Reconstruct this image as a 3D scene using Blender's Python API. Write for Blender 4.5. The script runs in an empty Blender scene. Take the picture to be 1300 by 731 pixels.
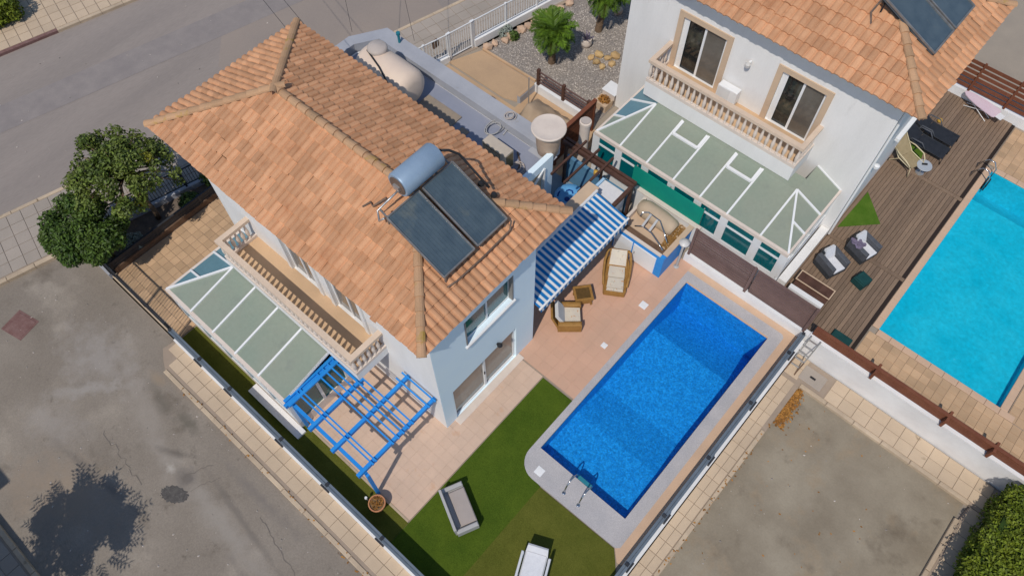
import bpy, bmesh, math, random
import numpy as np
from mathutils import Matrix, Vector

rng = random.Random(11)
S = bpy.context.scene
C = S.collection
CAMZ = 23.1

# ------------------------------------------------------------------ camera
cam = bpy.data.objects.new('camera', bpy.data.cameras.new('camera'))
C.objects.link(cam)
R_ = Vector((0.75075102, 0.66055724, -0.00608529))
D_ = Vector((0.57151086, -0.65411074, -0.49549418))
F_ = Vector((-0.33128272, 0.36851496, -0.86858994))
cam.matrix_world = Matrix(((R_.x, -D_.x, -F_.x, 0), (R_.y, -D_.y, -F_.y, 0), (R_.z, -D_.z, -F_.z, CAMZ), (0, 0, 0, 1)))
cam.data.sensor_fit = 'HORIZONTAL'
cam.data.sensor_width = 36.0
cam.data.lens = 961.23 / 1300 * 36
cam.data.clip_end = 2000
cam.data.clip_start = 0.1
S.camera = cam

# ------------------------------------------------------------------ light
S.view_settings.view_transform = 'Standard'
S.view_settings.look = 'None'
S.view_settings.gamma = 1
S.view_settings.exposure = -0.22
SUN = Vector((0.42, -1.43, 2.1)).normalized()
W = bpy.data.worlds.new('World'); S.world = W; W.use_nodes = True
wn = W.node_tree.nodes; wl = W.node_tree.links
sky = wn.new('ShaderNodeTexSky'); sky.sky_type = 'NISHITA'; sky.sun_disc = False
sky.sun_elevation = math.asin(SUN.z); sky.sun_rotation = math.atan2(SUN.x, SUN.y)
sky.dust_density = 0.4; sky.ozone_density = 3.0
bg = wn['Background']; bg.inputs['Strength'].default_value = 0.124
wl.new(sky.outputs[0], bg.inputs['Color'])
sun = bpy.data.objects.new('sun', bpy.data.lights.new('sun', 'SUN')); C.objects.link(sun)
sun.data.energy = 3.25; sun.data.angle = math.radians(0.5); sun.data.color = (1.0, 0.94, 0.86)
sun.rotation_euler = (-SUN).to_track_quat('-Z', 'Y').to_euler()
sun.location = SUN * 60

# ------------------------------------------------------------------ materials
def mat(name, a, b=None, scale=1.5, rough=0.85, rnd=0.0, fine=0.0, fscale=40, bump=0.0, bscale=30, metal=0.0, spec=0.3,
        detail=5, spots=None, lo=0.35, hi=0.65, stretch=None, trans=0.0, coat=0.0):
    m = bpy.data.materials.new(name); m.use_nodes = True
    nt = m.node_tree; N = nt.nodes; L = nt.links
    bs = N['Principled BSDF']
    bs.inputs['Roughness'].default_value = rough
    bs.inputs['Metallic'].default_value = metal
    bs.inputs['Specular IOR Level'].default_value = spec
    if trans: bs.inputs['Transmission Weight'].default_value = trans
    if coat: bs.inputs['Coat Weight'].default_value = coat
    geo = N.new('ShaderNodeNewGeometry')
    pos = geo.outputs['Position']
    if stretch:
        mp = N.new('ShaderNodeMapping'); mp.inputs['Scale'].default_value = stretch[:3]
        if len(stretch) > 3: mp.inputs['Rotation'].default_value = (0, 0, stretch[3])
        L.new(pos, mp.inputs['Vector']); pos = mp.outputs[0]
    def noise(sc, det=detail):
        n = N.new('ShaderNodeTexNoise'); n.inputs['Scale'].default_value = sc; n.inputs['Detail'].default_value = det
        n.inputs['Roughness'].default_value = 0.62
        L.new(pos, n.inputs['Vector']); return n.outputs['Fac']
    def mapr(v, f0, f1, t0, t1):
        r = N.new('ShaderNodeMapRange'); r.inputs[1].default_value = f0; r.inputs[2].default_value = f1
        r.inputs[3].default_value = t0; r.inputs[4].default_value = t1
        L.new(v, r.inputs[0]); return r.outputs[0]
    def mix(f, c1, c2):
        x = N.new('ShaderNodeMix'); x.data_type = 'RGBA'
        if isinstance(f, float): x.inputs[0].default_value = f
        else: L.new(f, x.inputs[0])
        for i, cc in ((6, c1), (7, c2)):
            if isinstance(cc, tuple): x.inputs[i].default_value = (*cc[:3], 1)
            else: L.new(cc, x.inputs[i])
        return x.outputs[2]
    def mul(col, v):
        x = N.new('ShaderNodeVectorMath'); x.operation = 'SCALE'
        L.new(col, x.inputs[0]); L.new(v, x.inputs['Scale']); return x.outputs[0]
    if b is None:
        b = tuple(x * 0.9 for x in a)
    col = mix(mapr(noise(scale), lo, hi, 0, 1), a, b)
    if spots:
        for sc, ss, t0, t1 in spots:
            col = mix(mapr(noise(ss, 6), t0, t1, 0, 1), col, sc)
    if fine:
        col = mul(col, mapr(noise(fscale, 3), 0.25, 0.75, 1 - fine, 1 + fine))
    if rnd:
        oi = N.new('ShaderNodeObjectInfo'); at = N.new('ShaderNodeAttribute'); at.attribute_name = 'rnd'
        ad = N.new('ShaderNodeMath'); ad.operation = 'ADD'; L.new(oi.outputs['Random'], ad.inputs[0]); L.new(at.outputs['Fac'], ad.inputs[1])
        fr = N.new('ShaderNodeMath'); fr.operation = 'FRACT'; L.new(ad.outputs[0], fr.inputs[0])
        col = mul(col, mapr(fr.outputs[0], 0, 1, 1 - rnd, 1 + rnd * 0.7))
    if isinstance(col, tuple): bs.inputs['Base Color'].default_value = (*col, 1)
    else: L.new(col, bs.inputs['Base Color'])
    if bump:
        bp = N.new('ShaderNodeBump'); bp.inputs['Strength'].default_value = bump; bp.inputs['Distance'].default_value = 0.02
        L.new(noise(bscale, 4), bp.inputs['Height']); L.new(bp.outputs[0], bs.inputs['Normal'])
    return m

def nodes_of(m): return m.node_tree.nodes, m.node_tree.links
def stain(m, spots):
    """dust and dirt with a shape of their own: (x, y, radius along, radius across, angle, colour, strength)"""
    N, L = nodes_of(m); bs = N['Principled BSDF']; col = bs.inputs['Base Color'].links[0].from_socket
    g = N.new('ShaderNodeNewGeometry'); n = N.new('ShaderNodeTexNoise'); n.inputs['Scale'].default_value = 2.4; n.inputs['Detail'].default_value = 10
    n.inputs['Roughness'].default_value = 0.7; L.new(g.outputs['Position'], n.inputs['Vector'])
    for x, y, ra, rb, an, c, st in spots:
        mp = N.new('ShaderNodeMapping'); mp.vector_type = 'TEXTURE'; mp.inputs['Location'].default_value = (x, y, 0)
        mp.inputs['Rotation'].default_value = (0, 0, an); mp.inputs['Scale'].default_value = (ra, rb, 50)
        L.new(g.outputs['Position'], mp.inputs['Vector'])
        ln = N.new('ShaderNodeVectorMath'); ln.operation = 'LENGTH'; L.new(mp.outputs[0], ln.inputs[0])
        ad = N.new('ShaderNodeMath'); ad.operation = 'MULTIPLY_ADD'; L.new(n.outputs['Fac'], ad.inputs[0]); ad.inputs[1].default_value = 2.4; L.new(ln.outputs['Value'], ad.inputs[2])
        r = N.new('ShaderNodeMapRange'); r.inputs[1].default_value = 2.25; r.inputs[2].default_value = 1.35; r.inputs[3].default_value = 0; r.inputs[4].default_value = st
        L.new(ad.outputs[0], r.inputs[0])
        mx = N.new('ShaderNodeMix'); mx.data_type = 'RGBA'; L.new(r.outputs[0], mx.inputs[0]); L.new(col, mx.inputs[6]); mx.inputs[7].default_value = (*c, 1); col = mx.outputs[2]
    L.new(col, bs.inputs['Base Color'])

M = {}
M['asphalt'] = mat('asphalt', (0.225, 0.190, 0.153), (0.285, 0.244, 0.200), scale=0.28, fine=0.14, fscale=22, rough=0.92, bump=0.3, bscale=60,
                   spots=[((0.360, 0.310, 0.252), 0.55, 0.56, 0.78), ((0.175, 0.145, 0.113), 0.8, 0.58, 0.74), ((0.150, 0.126, 0.099), 2.6, 0.64, 0.78)])
stain(M['asphalt'], [(-17.6, -1.3, 1.9, 1.1, .1, (.39, .36, .335), .45), (-14.6, -1.5, 3.2, .55, -.25, (.33, .29, .25), .5), (-10.2, -2.0, 3.6, .45, -.05, (.335, .30, .26), .6),
    (-16.6, -3.6, 1.6, .7, .3, (.34, .31, .285), .4), (-14.4, -4.6, 2.4, 1.2, .4, (.30, .235, .175), .8), (-12.0, -1.9, .5, .35, 0, (.14, .12, .105), .8), (-14.6, -.9, 1.0, .25, -.2, (.15, .13, .105), .7), (-13.4, -.75, .6, .25, 0, (.13, .115, .09), .75),
    (-9.6, -.75, 2.0, .22, 0, (.19, .165, .145), .7),
    (-14.3, -3.7, 2.2, .16, .12, (.17, .147, .125), .7), (-9.6, -1.55, 3.0, .13, -.12, (.17, .147, .125), .65), (-12.9, -1.6, .7, .16, .5, (.13, .112, .095), .7), (-7.6, -2.6, 1.8, .15, -.1, (.175, .15, .13), .6),
    (-12.6, -2.0, .22, .16, 0, (.46, .42, .37), .8), (-17.0, -2.4, 1.4, .3, .9, (.36, .33, .30), .6), (-15.4, -.45, .5, .2, 0, (.30, .23, .16), .7)])
M['lane'] = mat('lane_concrete', (0.241, 0.198, 0.141), (0.338, 0.287, 0.211), scale=0.5, fine=0.07, fscale=18, rough=0.92, bump=0.3, bscale=60,
                spots=[((0.317, 0.242, 0.158), 0.9, 0.55, 0.72), ((0.179, 0.143, 0.101), 0.7, 0.57, 0.74)])
M['road'] = mat('road_asphalt', (0.314, 0.266, 0.232), (0.262, 0.224, 0.198), scale=0.5, fine=0.10, fscale=26, rough=0.9, stretch=(1.0, 0.12, 1, -0.24),
                spots=[((0.333, 0.287, 0.248), 0.9, 0.62, 0.8)])
M['dusty'] = mat('dusty_asphalt', (0.316, 0.259, 0.216), (0.287, 0.239, 0.205), scale=0.35, fine=0.06, fscale=20, rough=0.95)
M['tar'] = mat('tar_repair', (0.243, 0.212, 0.198), (0.288, 0.250, 0.228), scale=1.5, rough=0.8, fine=.1)
M['oil'] = mat('tar_patch', (0.075, 0.068, 0.064), (0.12, 0.11, 0.10), scale=8, rough=0.85, fine=0.25, fscale=30)
M['crackdirt'] = mat('crack_dirt', (0.15, 0.13, 0.112), (0.19, 0.165, 0.14), scale=4, rough=.95)
M['rust'] = mat('rusty_iron', (0.17, 0.085, 0.075), (0.22, 0.13, 0.115), scale=5, rough=0.8, fine=0.2)
M['paver'] = mat('beige_paver', (0.595, 0.459, 0.320), (0.515, 0.397, 0.279), scale=0.7, rnd=0.07, fine=0.07, rough=0.9, spots=[((0.321, 0.238, 0.157), 2.5, 0.66, 0.78)])
M['paver_grey'] = mat('grey_paver', (0.40, 0.34, 0.285), (0.35, 0.30, 0.25), scale=0.6, rnd=0.06, fine=0.08, rough=0.9)
M['kerb'] = mat('kerbstone', (0.561, 0.440, 0.310), (0.449, 0.350, 0.248), scale=1.6, rnd=0.10, fine=0.08, rough=0.9, spots=[((0.275, 0.200, 0.126), 3, 0.62, 0.75)])
M['joint'] = mat('joint_bed', (0.32, 0.25, 0.19), (0.37, 0.29, 0.22), scale=2)
M['drive'] = mat('tan_driveway_paver', (0.594, 0.391, 0.230), (0.477, 0.319, 0.190), scale=0.8, rnd=0.16, fine=0.08, rough=0.9)
M['patio'] = mat('cream_patio_tile', (0.660, 0.470, 0.346), (0.570, 0.412, 0.307), scale=0.8, rnd=0.03, fine=0.05, rough=0.75, spots=[((0.600, 0.363, 0.230), 2.2, 0.6, 0.75)])
M['terrace'] = mat('pink_terrace_tile', (0.627, 0.374, 0.257), (0.560, 0.348, 0.242), scale=0.8, rnd=0.03, fine=0.05, rough=0.75)
M['grout'] = mat('patio_grout', (0.58, 0.415, 0.31), (0.53, 0.375, 0.28), scale=2)
M['coping'] = mat('grey_pebble_coping', (0.480, 0.450, 0.439), (0.408, 0.390, 0.390), scale=1.2, fine=0.22, fscale=40, rough=0.9)
M['sandtile'] = mat('sand_border', (0.62, 0.42, 0.28), (0.55, 0.38, 0.26), scale=1.0, fine=0.06, rough=0.85)
M['poolblue'] = mat('blue_mosaic_wave_glitter', (0.008, 0.26, 0.60), (0.02, 0.36, 0.74), scale=9, fine=0.42, fscale=17, rough=0.5, lo=.42, hi=.62)  # mosaic tone; the speckle also paints in glitter from the waves
M['poolcyan'] = mat('cyan_pool_painted_ripples', (0.0, 0.50, 0.66), (0.02, 0.57, 0.72), scale=0.8, fine=0.16, fscale=7, rough=0.6, spots=[((0.12, 0.66, 0.82), 5, 0.68, 0.8)])  # pale spots and mottling paint the ripple streaks into the basin colour
M['turf'] = mat('green_turf', (0.082, 0.125, 0.012), (0.058, 0.098, 0.009), scale=1.0, fine=0.38, fscale=45, rough=0.95, spec=0.1, bump=0.8, bscale=90)
M['turf_olive'] = mat('olive_turf', (0.125, 0.13, 0.022), (0.095, 0.105, 0.016), scale=1.3, fine=0.34, fscale=45, rough=0.95, spec=0.1, bump=0.8, bscale=90)
M['turf_mat'] = mat('grass_mat', (0.06, 0.13, 0.012), (0.09, 0.16, 0.02), scale=2, fine=0.25, fscale=50, rough=0.95, spec=0.1)
M['wallwhite'] = mat('white_render', (0.80, 0.78, 0.75), (0.745, 0.725, 0.695), scale=1.1, fine=0.03, fscale=30, rough=0.9, stretch=(1.6, 1.6, .35), spots=[((0.66, 0.63, 0.60), 1.8, 0.66, 0.85)])
M['wallblue'] = mat('pale_blue_render', (0.788, 0.911, 0.950), (0.741, 0.875, 0.950), scale=0.4, fine=0.02, fscale=30, rough=0.9)
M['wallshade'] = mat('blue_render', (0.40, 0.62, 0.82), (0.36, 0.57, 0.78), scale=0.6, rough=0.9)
M['brightwhite'] = mat('white_paint', (0.82, 0.81, 0.79), (0.74, 0.73, 0.72), scale=1.2, rough=0.75, fine=0.03, spots=[((0.5, 0.46, 0.42), 1.2, 0.66, 0.85)])
M['lanewall'] = mat('white_washed_wall', (0.80, 0.79, 0.77), (0.70, 0.68, 0.66), scale=0.9, rough=0.85, fine=0.05, spots=[((0.42, 0.38, 0.35), 3.0, 0.70, 0.8)])
M['upvc'] = mat('white_plastic', (0.80, 0.80, 0.79), (0.76, 0.76, 0.75), rough=0.45, spec=0.4)
M['cream'] = mat('cream_stone', (0.68, 0.53, 0.40), (0.60, 0.47, 0.36), scale=2.0, rough=0.85, fine=0.05)
M['creamw'] = mat('pale_cream_stone', (0.72, 0.62, 0.53), (0.66, 0.56, 0.48), scale=2.0, rough=0.85, fine=0.05)
M['tanfloor'] = mat('tan_balcony_tile', (0.62, 0.42, 0.25), (0.56, 0.38, 0.23), scale=1.2, rough=0.8, fine=0.04)
M['surround'] = mat('tan_window_surround', (0.60, 0.44, 0.30), (0.54, 0.40, 0.28), scale=1.5, rough=0.85)
M['taupe'] = mat('taupe_reveal', (0.28, 0.26, 0.24), rough=0.9)
M['tile'] = mat('terracotta_tile', (0.545, 0.279, 0.146), (0.639, 0.344, 0.186), scale=1.8, rnd=0.20, fine=0.09, fscale=30, rough=0.85, spec=0.2,
                spots=[((0.473, 0.222, 0.111), 0.9, 0.56, 0.72), ((0.391, 0.212, 0.116), 5, 0.64, 0.8)])
M['ridge'] = mat('ridge_tile', (0.520, 0.309, 0.175), (0.440, 0.273, 0.154), scale=1.6, rnd=0.12, fine=0.12, rough=0.9, spec=0.2,
                 spots=[((0.400, 0.263, 0.037), 1.1, 0.60, 0.70), ((0.270, 0.196, 0.133), 4, 0.62, 0.75)])
M['underlay'] = mat('roof_underlay', (0.20, 0.10, 0.05))
M['fascia'] = mat('pale_fascia', (0.70, 0.70, 0.69), rough=0.8)
M['bluepaint'] = mat('blue_gloss_wood', (0.014, 0.235, 0.66), (0.025, 0.275, 0.70), scale=3, rough=0.5, fine=0.05)
M['browndark'] = mat('dark_brown_wood', (0.075, 0.035, 0.024), (0.105, 0.052, 0.036), scale=4, rough=0.65, rnd=0.15, fine=0.1)
M['brownred'] = mat('red_brown_wood', (0.17, 0.055, 0.028), (0.21, 0.075, 0.038), scale=3, rough=0.65, rnd=0.12, fine=0.12)
M['slat'] = mat('mauve_brown_slat', (0.142, 0.088, 0.078), (0.173, 0.108, 0.095), scale=3, rough=0.6, rnd=0.12, fine=0.1)
M['deck'] = mat('weathered_deck', (0.252, 0.172, 0.115), (0.204, 0.139, 0.095), scale=2.5, rnd=0.18, fine=0.16, fscale=26, rough=0.8,
                stretch=(1, 0.12, 1), spots=[((0.275, 0.189, 0.126), 2.2, 0.6, 0.75)])
M['deckbed'] = mat('deck_gap', (0.03, 0.02, 0.016))
M['panelglass'] = mat('frosted_roof_sheet', (0.248, 0.293, 0.228), (0.278, 0.302, 0.235), scale=0.5, rough=0.34, spec=0.45, fine=0.05, fscale=9, spots=[((0.225, 0.250, 0.207), 1.3, 0.58, 0.8)])
M['panelshaded'] = mat('roof_sheet_shaded_copy', (0.115, 0.225, 0.265), (0.135, 0.25, 0.29), scale=0.7, rough=0.25, spec=0.5, fine=0.05, fscale=9)  # darker, bluer copy of the roof sheet: dimmer light and sky reflection painted in
M['yardblue'] = mat('blue_yard_paint', (0.10, 0.235, 0.36), (0.085, 0.20, 0.32), scale=1.2, rough=0.8)
M['winglass'] = mat('dark_window_glass', (0.010, 0.013, 0.015), (0.09, 0.085, 0.06), scale=1.6, rough=0.06, spec=0.6, lo=.45, hi=.7)
M['screen'] = mat('grey_window_pane', (0.11, 0.095, 0.08), (0.15, 0.135, 0.115), scale=1.5, rough=0.12, spec=0.5)
M['tealglass'] = mat('teal_glass', (0.0, 0.10, 0.115), (0.0, 0.135, 0.15), scale=2, rough=0.08, spec=0.6)
M['doorglass'] = mat('patio_door_glass', (0.26, 0.225, 0.185), (0.18, 0.16, 0.135), scale=1.2, rough=0.06, spec=0.5)
M['solar'] = mat('collector_glass', (0.060, 0.089, 0.112), (0.083, 0.116, 0.138), scale=2.5, rough=0.12, spec=0.5, spots=[((0.173, 0.185, 0.158), 1.1, 0.57, 0.8)])
M['solarframe'] = mat('collector_frame', (0.33, 0.32, 0.30), (0.22, 0.21, 0.2), scale=4, rough=0.45, metal=0.5)
M['steel'] = mat('boiler_steel', (0.30, 0.40, 0.51), (0.26, 0.355, 0.46), scale=2, rough=0.45, metal=0.2, fine=0.04)
M['chrome'] = mat('chrome', (0.62, 0.63, 0.64), rough=0.18, metal=1.0)
M['alu'] = mat('aluminium', (0.55, 0.54, 0.52), rough=0.4, metal=0.7)
M['copper'] = mat('old_pipe', (0.20, 0.13, 0.09), (0.10, 0.08, 0.07), scale=6, rough=0.6)
M['dark'] = mat('black_fitting', (0.025, 0.025, 0.027), rough=0.6)
M['greyroof'] = mat('blue_grey_roof_coating', (0.288, 0.302, 0.363), (0.248, 0.267, 0.330), scale=0.7, rough=0.75, fine=0.05, spots=[((0.369, 0.363, 0.388), 1.1, 0.6, 0.78)])
M['greyparapet'] = mat('grey_parapet', (0.414, 0.419, 0.446), (0.350, 0.359, 0.391), scale=1.0, rough=0.85, fine=0.06, spots=[((0.313, 0.285, 0.260), 2.0, 0.64, 0.76)])
M['tanroof'] = mat('bare_roof_patch', (0.33, 0.26, 0.19), (0.26, 0.22, 0.18), scale=2.0, rough=0.9, fine=0.12)
M['tank'] = mat('beige_tank_plastic', (0.756, 0.605, 0.482), (0.693, 0.551, 0.448), scale=1.0, rough=0.55, spots=[((0.651, 0.605, 0.493), 1.6, 0.6, 0.75)])
M['tanklid'] = mat('tank_lid', (0.52, 0.45, 0.40), (0.46, 0.40, 0.36), scale=2, rough=0.6)
M['drumtan'] = mat('tan_drum', (0.50, 0.37, 0.27), (0.42, 0.31, 0.23), scale=3, rough=0.6)
M['acmetal'] = mat('aged_cream_metal', (0.55, 0.47, 0.38), (0.48, 0.41, 0.33), scale=3, rough=0.6)
M['acgrille'] = mat('ac_grille', (0.15, 0.115, 0.06), (0.20, 0.15, 0.08), scale=8, rough=0.7)
M['greymetal'] = mat('grey_blue_rail_paint', (0.17, 0.205, 0.24), (0.14, 0.17, 0.20), scale=3, rough=0.45, metal=0.2)
M['darkmetal'] = mat('dark_rail_paint', (0.03, 0.032, 0.038), (0.045, 0.047, 0.052), scale=3, rough=0.5)
M['rattan'] = mat('honey_rattan', (0.36, 0.19, 0.05), (0.28, 0.14, 0.035), scale=6, rough=0.6, fine=0.3, fscale=60)
M['rattandark'] = mat('dark_rattan_weave', (0.10, 0.06, 0.02), (0.14, 0.08, 0.03), scale=9, rough=0.3)  # plain dark brown for the table's top panel
M['floral'] = mat('floral_cushion', (0.66, 0.58, 0.46), (0.60, 0.53, 0.44), scale=4, rough=0.9, spots=[((0.55, 0.26, 0.10), 7, 0.60, 0.66), ((0.40, 0.38, 0.30), 11, 0.62, 0.68)])
M['plainpad'] = mat('pale_cushion', (0.62, 0.62, 0.60), (0.56, 0.56, 0.55), scale=6, rough=0.9)
M['whitecushion'] = mat('white_cushion', (0.72, 0.72, 0.73), (0.66, 0.66, 0.68), scale=9, rough=0.9, fine=0.05)
M['blackrattan'] = mat('charcoal_rattan', (0.035, 0.040, 0.047), (0.05, 0.056, 0.064), scale=10, rough=0.6, fine=0.3, fscale=70)
M['greyrattan'] = mat('grey_rattan', (0.10, 0.105, 0.12), (0.075, 0.08, 0.09), scale=10, rough=0.6, fine=0.3, fscale=70)
M['purple'] = mat('mauve_towel', (0.20, 0.165, 0.24), (0.12, 0.10, 0.15), scale=7, rough=0.95)
M['greencloth'] = mat('dark_green_fabric', (0.006, 0.045, 0.045), (0.01, 0.06, 0.058), scale=5, rough=0.85)
M['greenscreen'] = mat('green_windbreak', (0.0, 0.27, 0.19), (0.0, 0.24, 0.18), scale=2, rough=0.8)
M['blacksling'] = mat('black_sling', (0.020, 0.023, 0.029), (0.028, 0.031, 0.038), scale=6, rough=0.6)
M['beigesling'] = mat('beige_sling', (0.36, 0.28, 0.16), (0.30, 0.235, 0.13), scale=5, rough=0.8)
M['beigeframe'] = mat('beige_tube', (0.62, 0.53, 0.34), rough=0.5)
M['greyplastic'] = mat('grey_plastic', (0.44, 0.425, 0.41), (0.40, 0.39, 0.375), scale=3, rough=0.6)
M['seatgrey'] = mat('warm_grey_seat', (0.40, 0.345, 0.31), (0.37, 0.32, 0.29), scale=3, rough=0.85, fine=0.04)
M['whiteplastic'] = mat('white_garden_plastic', (0.66, 0.66, 0.67), (0.60, 0.60, 0.62), scale=3, rough=0.55)
M['terracotta'] = mat('terracotta_pot', (0.56, 0.25, 0.12), (0.48, 0.21, 0.10), scale=5, rough=0.85)
M['soil'] = mat('dry_soil', (0.15, 0.09, 0.045), (0.24, 0.15, 0.07), scale=9, rough=0.95, fine=0.3)
M['bedsoil'] = mat('planting_bed_soil', (0.13, 0.10, 0.08), (0.20, 0.155, 0.12), scale=2, rough=0.95, fine=0.25, fscale=14)
M['gravel'] = mat('grey_gravel', (0.40, 0.345, 0.295), (0.30, 0.265, 0.235), scale=0.6, rnd=0.3, fine=0.5, fscale=16, rough=0.95, bump=1.0, bscale=14)
M['pebble'] = mat('gravel_stone', (0.50, 0.44, 0.38), (0.36, 0.325, 0.295), scale=1.0, rnd=0.5, rough=0.95)
M['rockpink'] = mat('pink_limestone', (0.62, 0.43, 0.30), (0.52, 0.36, 0.25), scale=3, rough=0.9, fine=0.15, rnd=0.15)
M['rockyellow'] = mat('yellow_sandstone', (0.58, 0.40, 0.19), (0.50, 0.32, 0.15), scale=3, rough=0.9, fine=0.15, rnd=0.15)
M['tanpath'] = mat('tan_concrete_path', (0.52, 0.35, 0.21), (0.46, 0.31, 0.19), scale=1.0, rough=0.9, fine=0.08)
M['tarp'] = mat('tan_tarpaulin', (0.42, 0.31, 0.21), (0.34, 0.25, 0.17), scale=1.8, rough=0.75)
M['leaf'] = mat('ficus_leaf', (0.080, 0.122, 0.016), (0.145, 0.182, 0.030), scale=1.3, rnd=0.55, rough=0.55, spec=0.35)
M['leafdense'] = mat('dense_green_leaf', (0.045, 0.09, 0.010), (0.08, 0.13, 0.016), scale=1.3, rnd=0.55, rough=0.55, spec=0.35)
M['leafyellow'] = mat('yellow_leaf', (0.36, 0.32, 0.03), (0.28, 0.28, 0.03), rough=0.6, rnd=0.3)
M['hedgeleaf'] = mat('bright_hedge_leaf', (0.112, 0.156, 0.008), (0.170, 0.205, 0.014), scale=2, rnd=0.5, rough=0.6)
M['palmleaf'] = mat('palm_leaf', (0.075, 0.15, 0.012), (0.13, 0.22, 0.02), scale=3, rnd=0.4, rough=0.5)
M['sage'] = mat('sage_leaf', (0.34, 0.38, 0.33), (0.27, 0.31, 0.26), scale=4, rnd=0.4, rough=0.8)
M['hedgecore'] = mat('hedge_inside', (0.03, 0.06, 0.008), (0.02, 0.04, 0.006), scale=3, rough=0.95)
M['bark'] = mat('bark', (0.14, 0.09, 0.055), (0.20, 0.135, 0.085), scale=6, rough=0.95, fine=0.3)
M['deadleaf'] = mat('dead_leaf', (0.42, 0.20, 0.045), (0.30, 0.13, 0.03), scale=3, rnd=0.5, rough=0.9)
M['pinkboard'] = mat('pale_pink_cloth', (0.66, 0.50, 0.56), (0.70, 0.56, 0.60), scale=3, rough=0.85)
M['sidewhite'] = mat('pale_grey_top', (0.42, 0.45, 0.48), rough=0.4)
M['concrete'] = mat('beige_concrete', (0.36, 0.30, 0.235), (0.32, 0.27, 0.215), scale=0.8, rough=0.92, fine=0.08)
M['bluefloor'] = mat('blue_grey_floor', (0.22, 0.30, 0.36), (0.18, 0.25, 0.31), scale=1.5, rough=0.7, fine=0.08)
M['bluetoy'] = mat('light_blue_vinyl', (0.12, 0.38, 0.72), (0.16, 0.44, 0.76), scale=5, rough=0.35)
M['navy'] = mat('navy_vinyl', (0.01, 0.05, 0.26), rough=0.4)
M['coverpad'] = mat('tan_pool_cover', (0.52, 0.40, 0.28), (0.46, 0.355, 0.25), scale=2.5, rough=0.85)
M['straw'] = mat('brown_straw', (0.36, 0.19, 0.05), (0.20, 0.11, 0.04), scale=9, rough=0.9, fine=0.4)
M['plank'] = mat('old_brown_plank', (0.13, 0.075, 0.045), (0.18, 0.11, 0.07), scale=5, rough=0.8, fine=0.2)
M['teal'] = mat('teal_paint', (0.02, 0.20, 0.26), rough=0.6)
M['lampglass'] = mat('frosted_lamp', (0.60, 0.58, 0.55), rough=0.4)
M['amber'] = mat('amber_lamp', (0.60, 0.36, 0.06), rough=0.4)

def awning_mat():
    m = bpy.data.materials.new('striped_canvas'); m.use_nodes = True
    N, L = nodes_of(m); bs = N['Principled BSDF']; bs.inputs['Roughness'].default_value = 0.85
    bs.inputs['Specular IOR Level'].default_value = 0.15
    g = N.new('ShaderNodeNewGeometry'); sp = N.new('ShaderNodeSeparateXYZ'); L.new(g.outputs['Position'], sp.inputs[0])
    a = N.new('ShaderNodeMath'); a.operation = 'MULTIPLY'; a.inputs[1].default_value = 1 / 0.2045; L.new(sp.outputs['Y'], a.inputs[0])
    f = N.new('ShaderNodeMath'); f.operation = 'FRACT'; L.new(a.outputs[0], f.inputs[0])
    c = N.new('ShaderNodeMath'); c.operation = 'LESS_THAN'; c.inputs[1].default_value = 0.55; L.new(f.outputs[0], c.inputs[0])
    x = N.new('ShaderNodeMix'); x.data_type = 'RGBA'; L.new(c.outputs[0], x.inputs[0])
    x.inputs[6].default_value = (0.66, 0.67, 0.66, 1); x.inputs[7].default_value = (0.010, 0.165, 0.43, 1)
    n = N.new('ShaderNodeTexNoise'); n.inputs['Scale'].default_value = 2.5
    r = N.new('ShaderNodeMapRange'); r.inputs[3].default_value = 0.85; r.inputs[4].default_value = 1.12; L.new(n.outputs['Fac'], r.inputs[0])
    L.new(g.outputs['Position'], n.inputs['Vector'])
    v = N.new('ShaderNodeVectorMath'); v.operation = 'SCALE'; L.new(x.outputs[2], v.inputs[0]); L.new(r.outputs[0], v.inputs['Scale'])
    L.new(v.outputs[0], bs.inputs['Base Color'])
    return m
M['awning'] = awning_mat()

def water_mat(name, tint, wave, gloss=0.7):
    m = bpy.data.materials.new(name); m.use_nodes = True
    N, L = nodes_of(m); out = N['Material Output']; N.remove(N['Principled BSDF'])
    t = N.new('ShaderNodeBsdfTransparent'); t.inputs[0].default_value = (*tint, 1)
    gl = N.new('ShaderNodeBsdfGlossy'); gl.inputs['Roughness'].default_value = 0.04
    gl.inputs['Color'].default_value = (gloss, gloss, gloss, 1)
    fr = N.new('ShaderNodeFresnel'); fr.inputs[0].default_value = 1.33
    g = N.new('ShaderNodeNewGeometry'); n = N.new('ShaderNodeTexNoise'); n.inputs['Scale'].default_value = wave; n.inputs['Detail'].default_value = 4
    L.new(g.outputs['Position'], n.inputs['Vector'])
    b = N.new('ShaderNodeBump'); b.inputs['Strength'].default_value = 0.35; b.inputs['Distance'].default_value = 0.03; L.new(n.outputs['Fac'], b.inputs['Height'])
    L.new(b.outputs[0], gl.inputs['Normal']); L.new(b.outputs[0], fr.inputs['Normal'])
    mx = N.new('ShaderNodeMixShader'); L.new(fr.outputs[0], mx.inputs[0]); L.new(t.outputs[0], mx.inputs[1]); L.new(gl.outputs[0], mx.inputs[2])
    L.new(mx.outputs[0], out.inputs[0])
    return m
M['water'] = water_mat('clear_blue_water', (0.72, 0.90, 1.0), 6)
M['water2'] = water_mat('clear_cyan_water', (0.85, 0.97, 1.0), 3)

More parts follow.
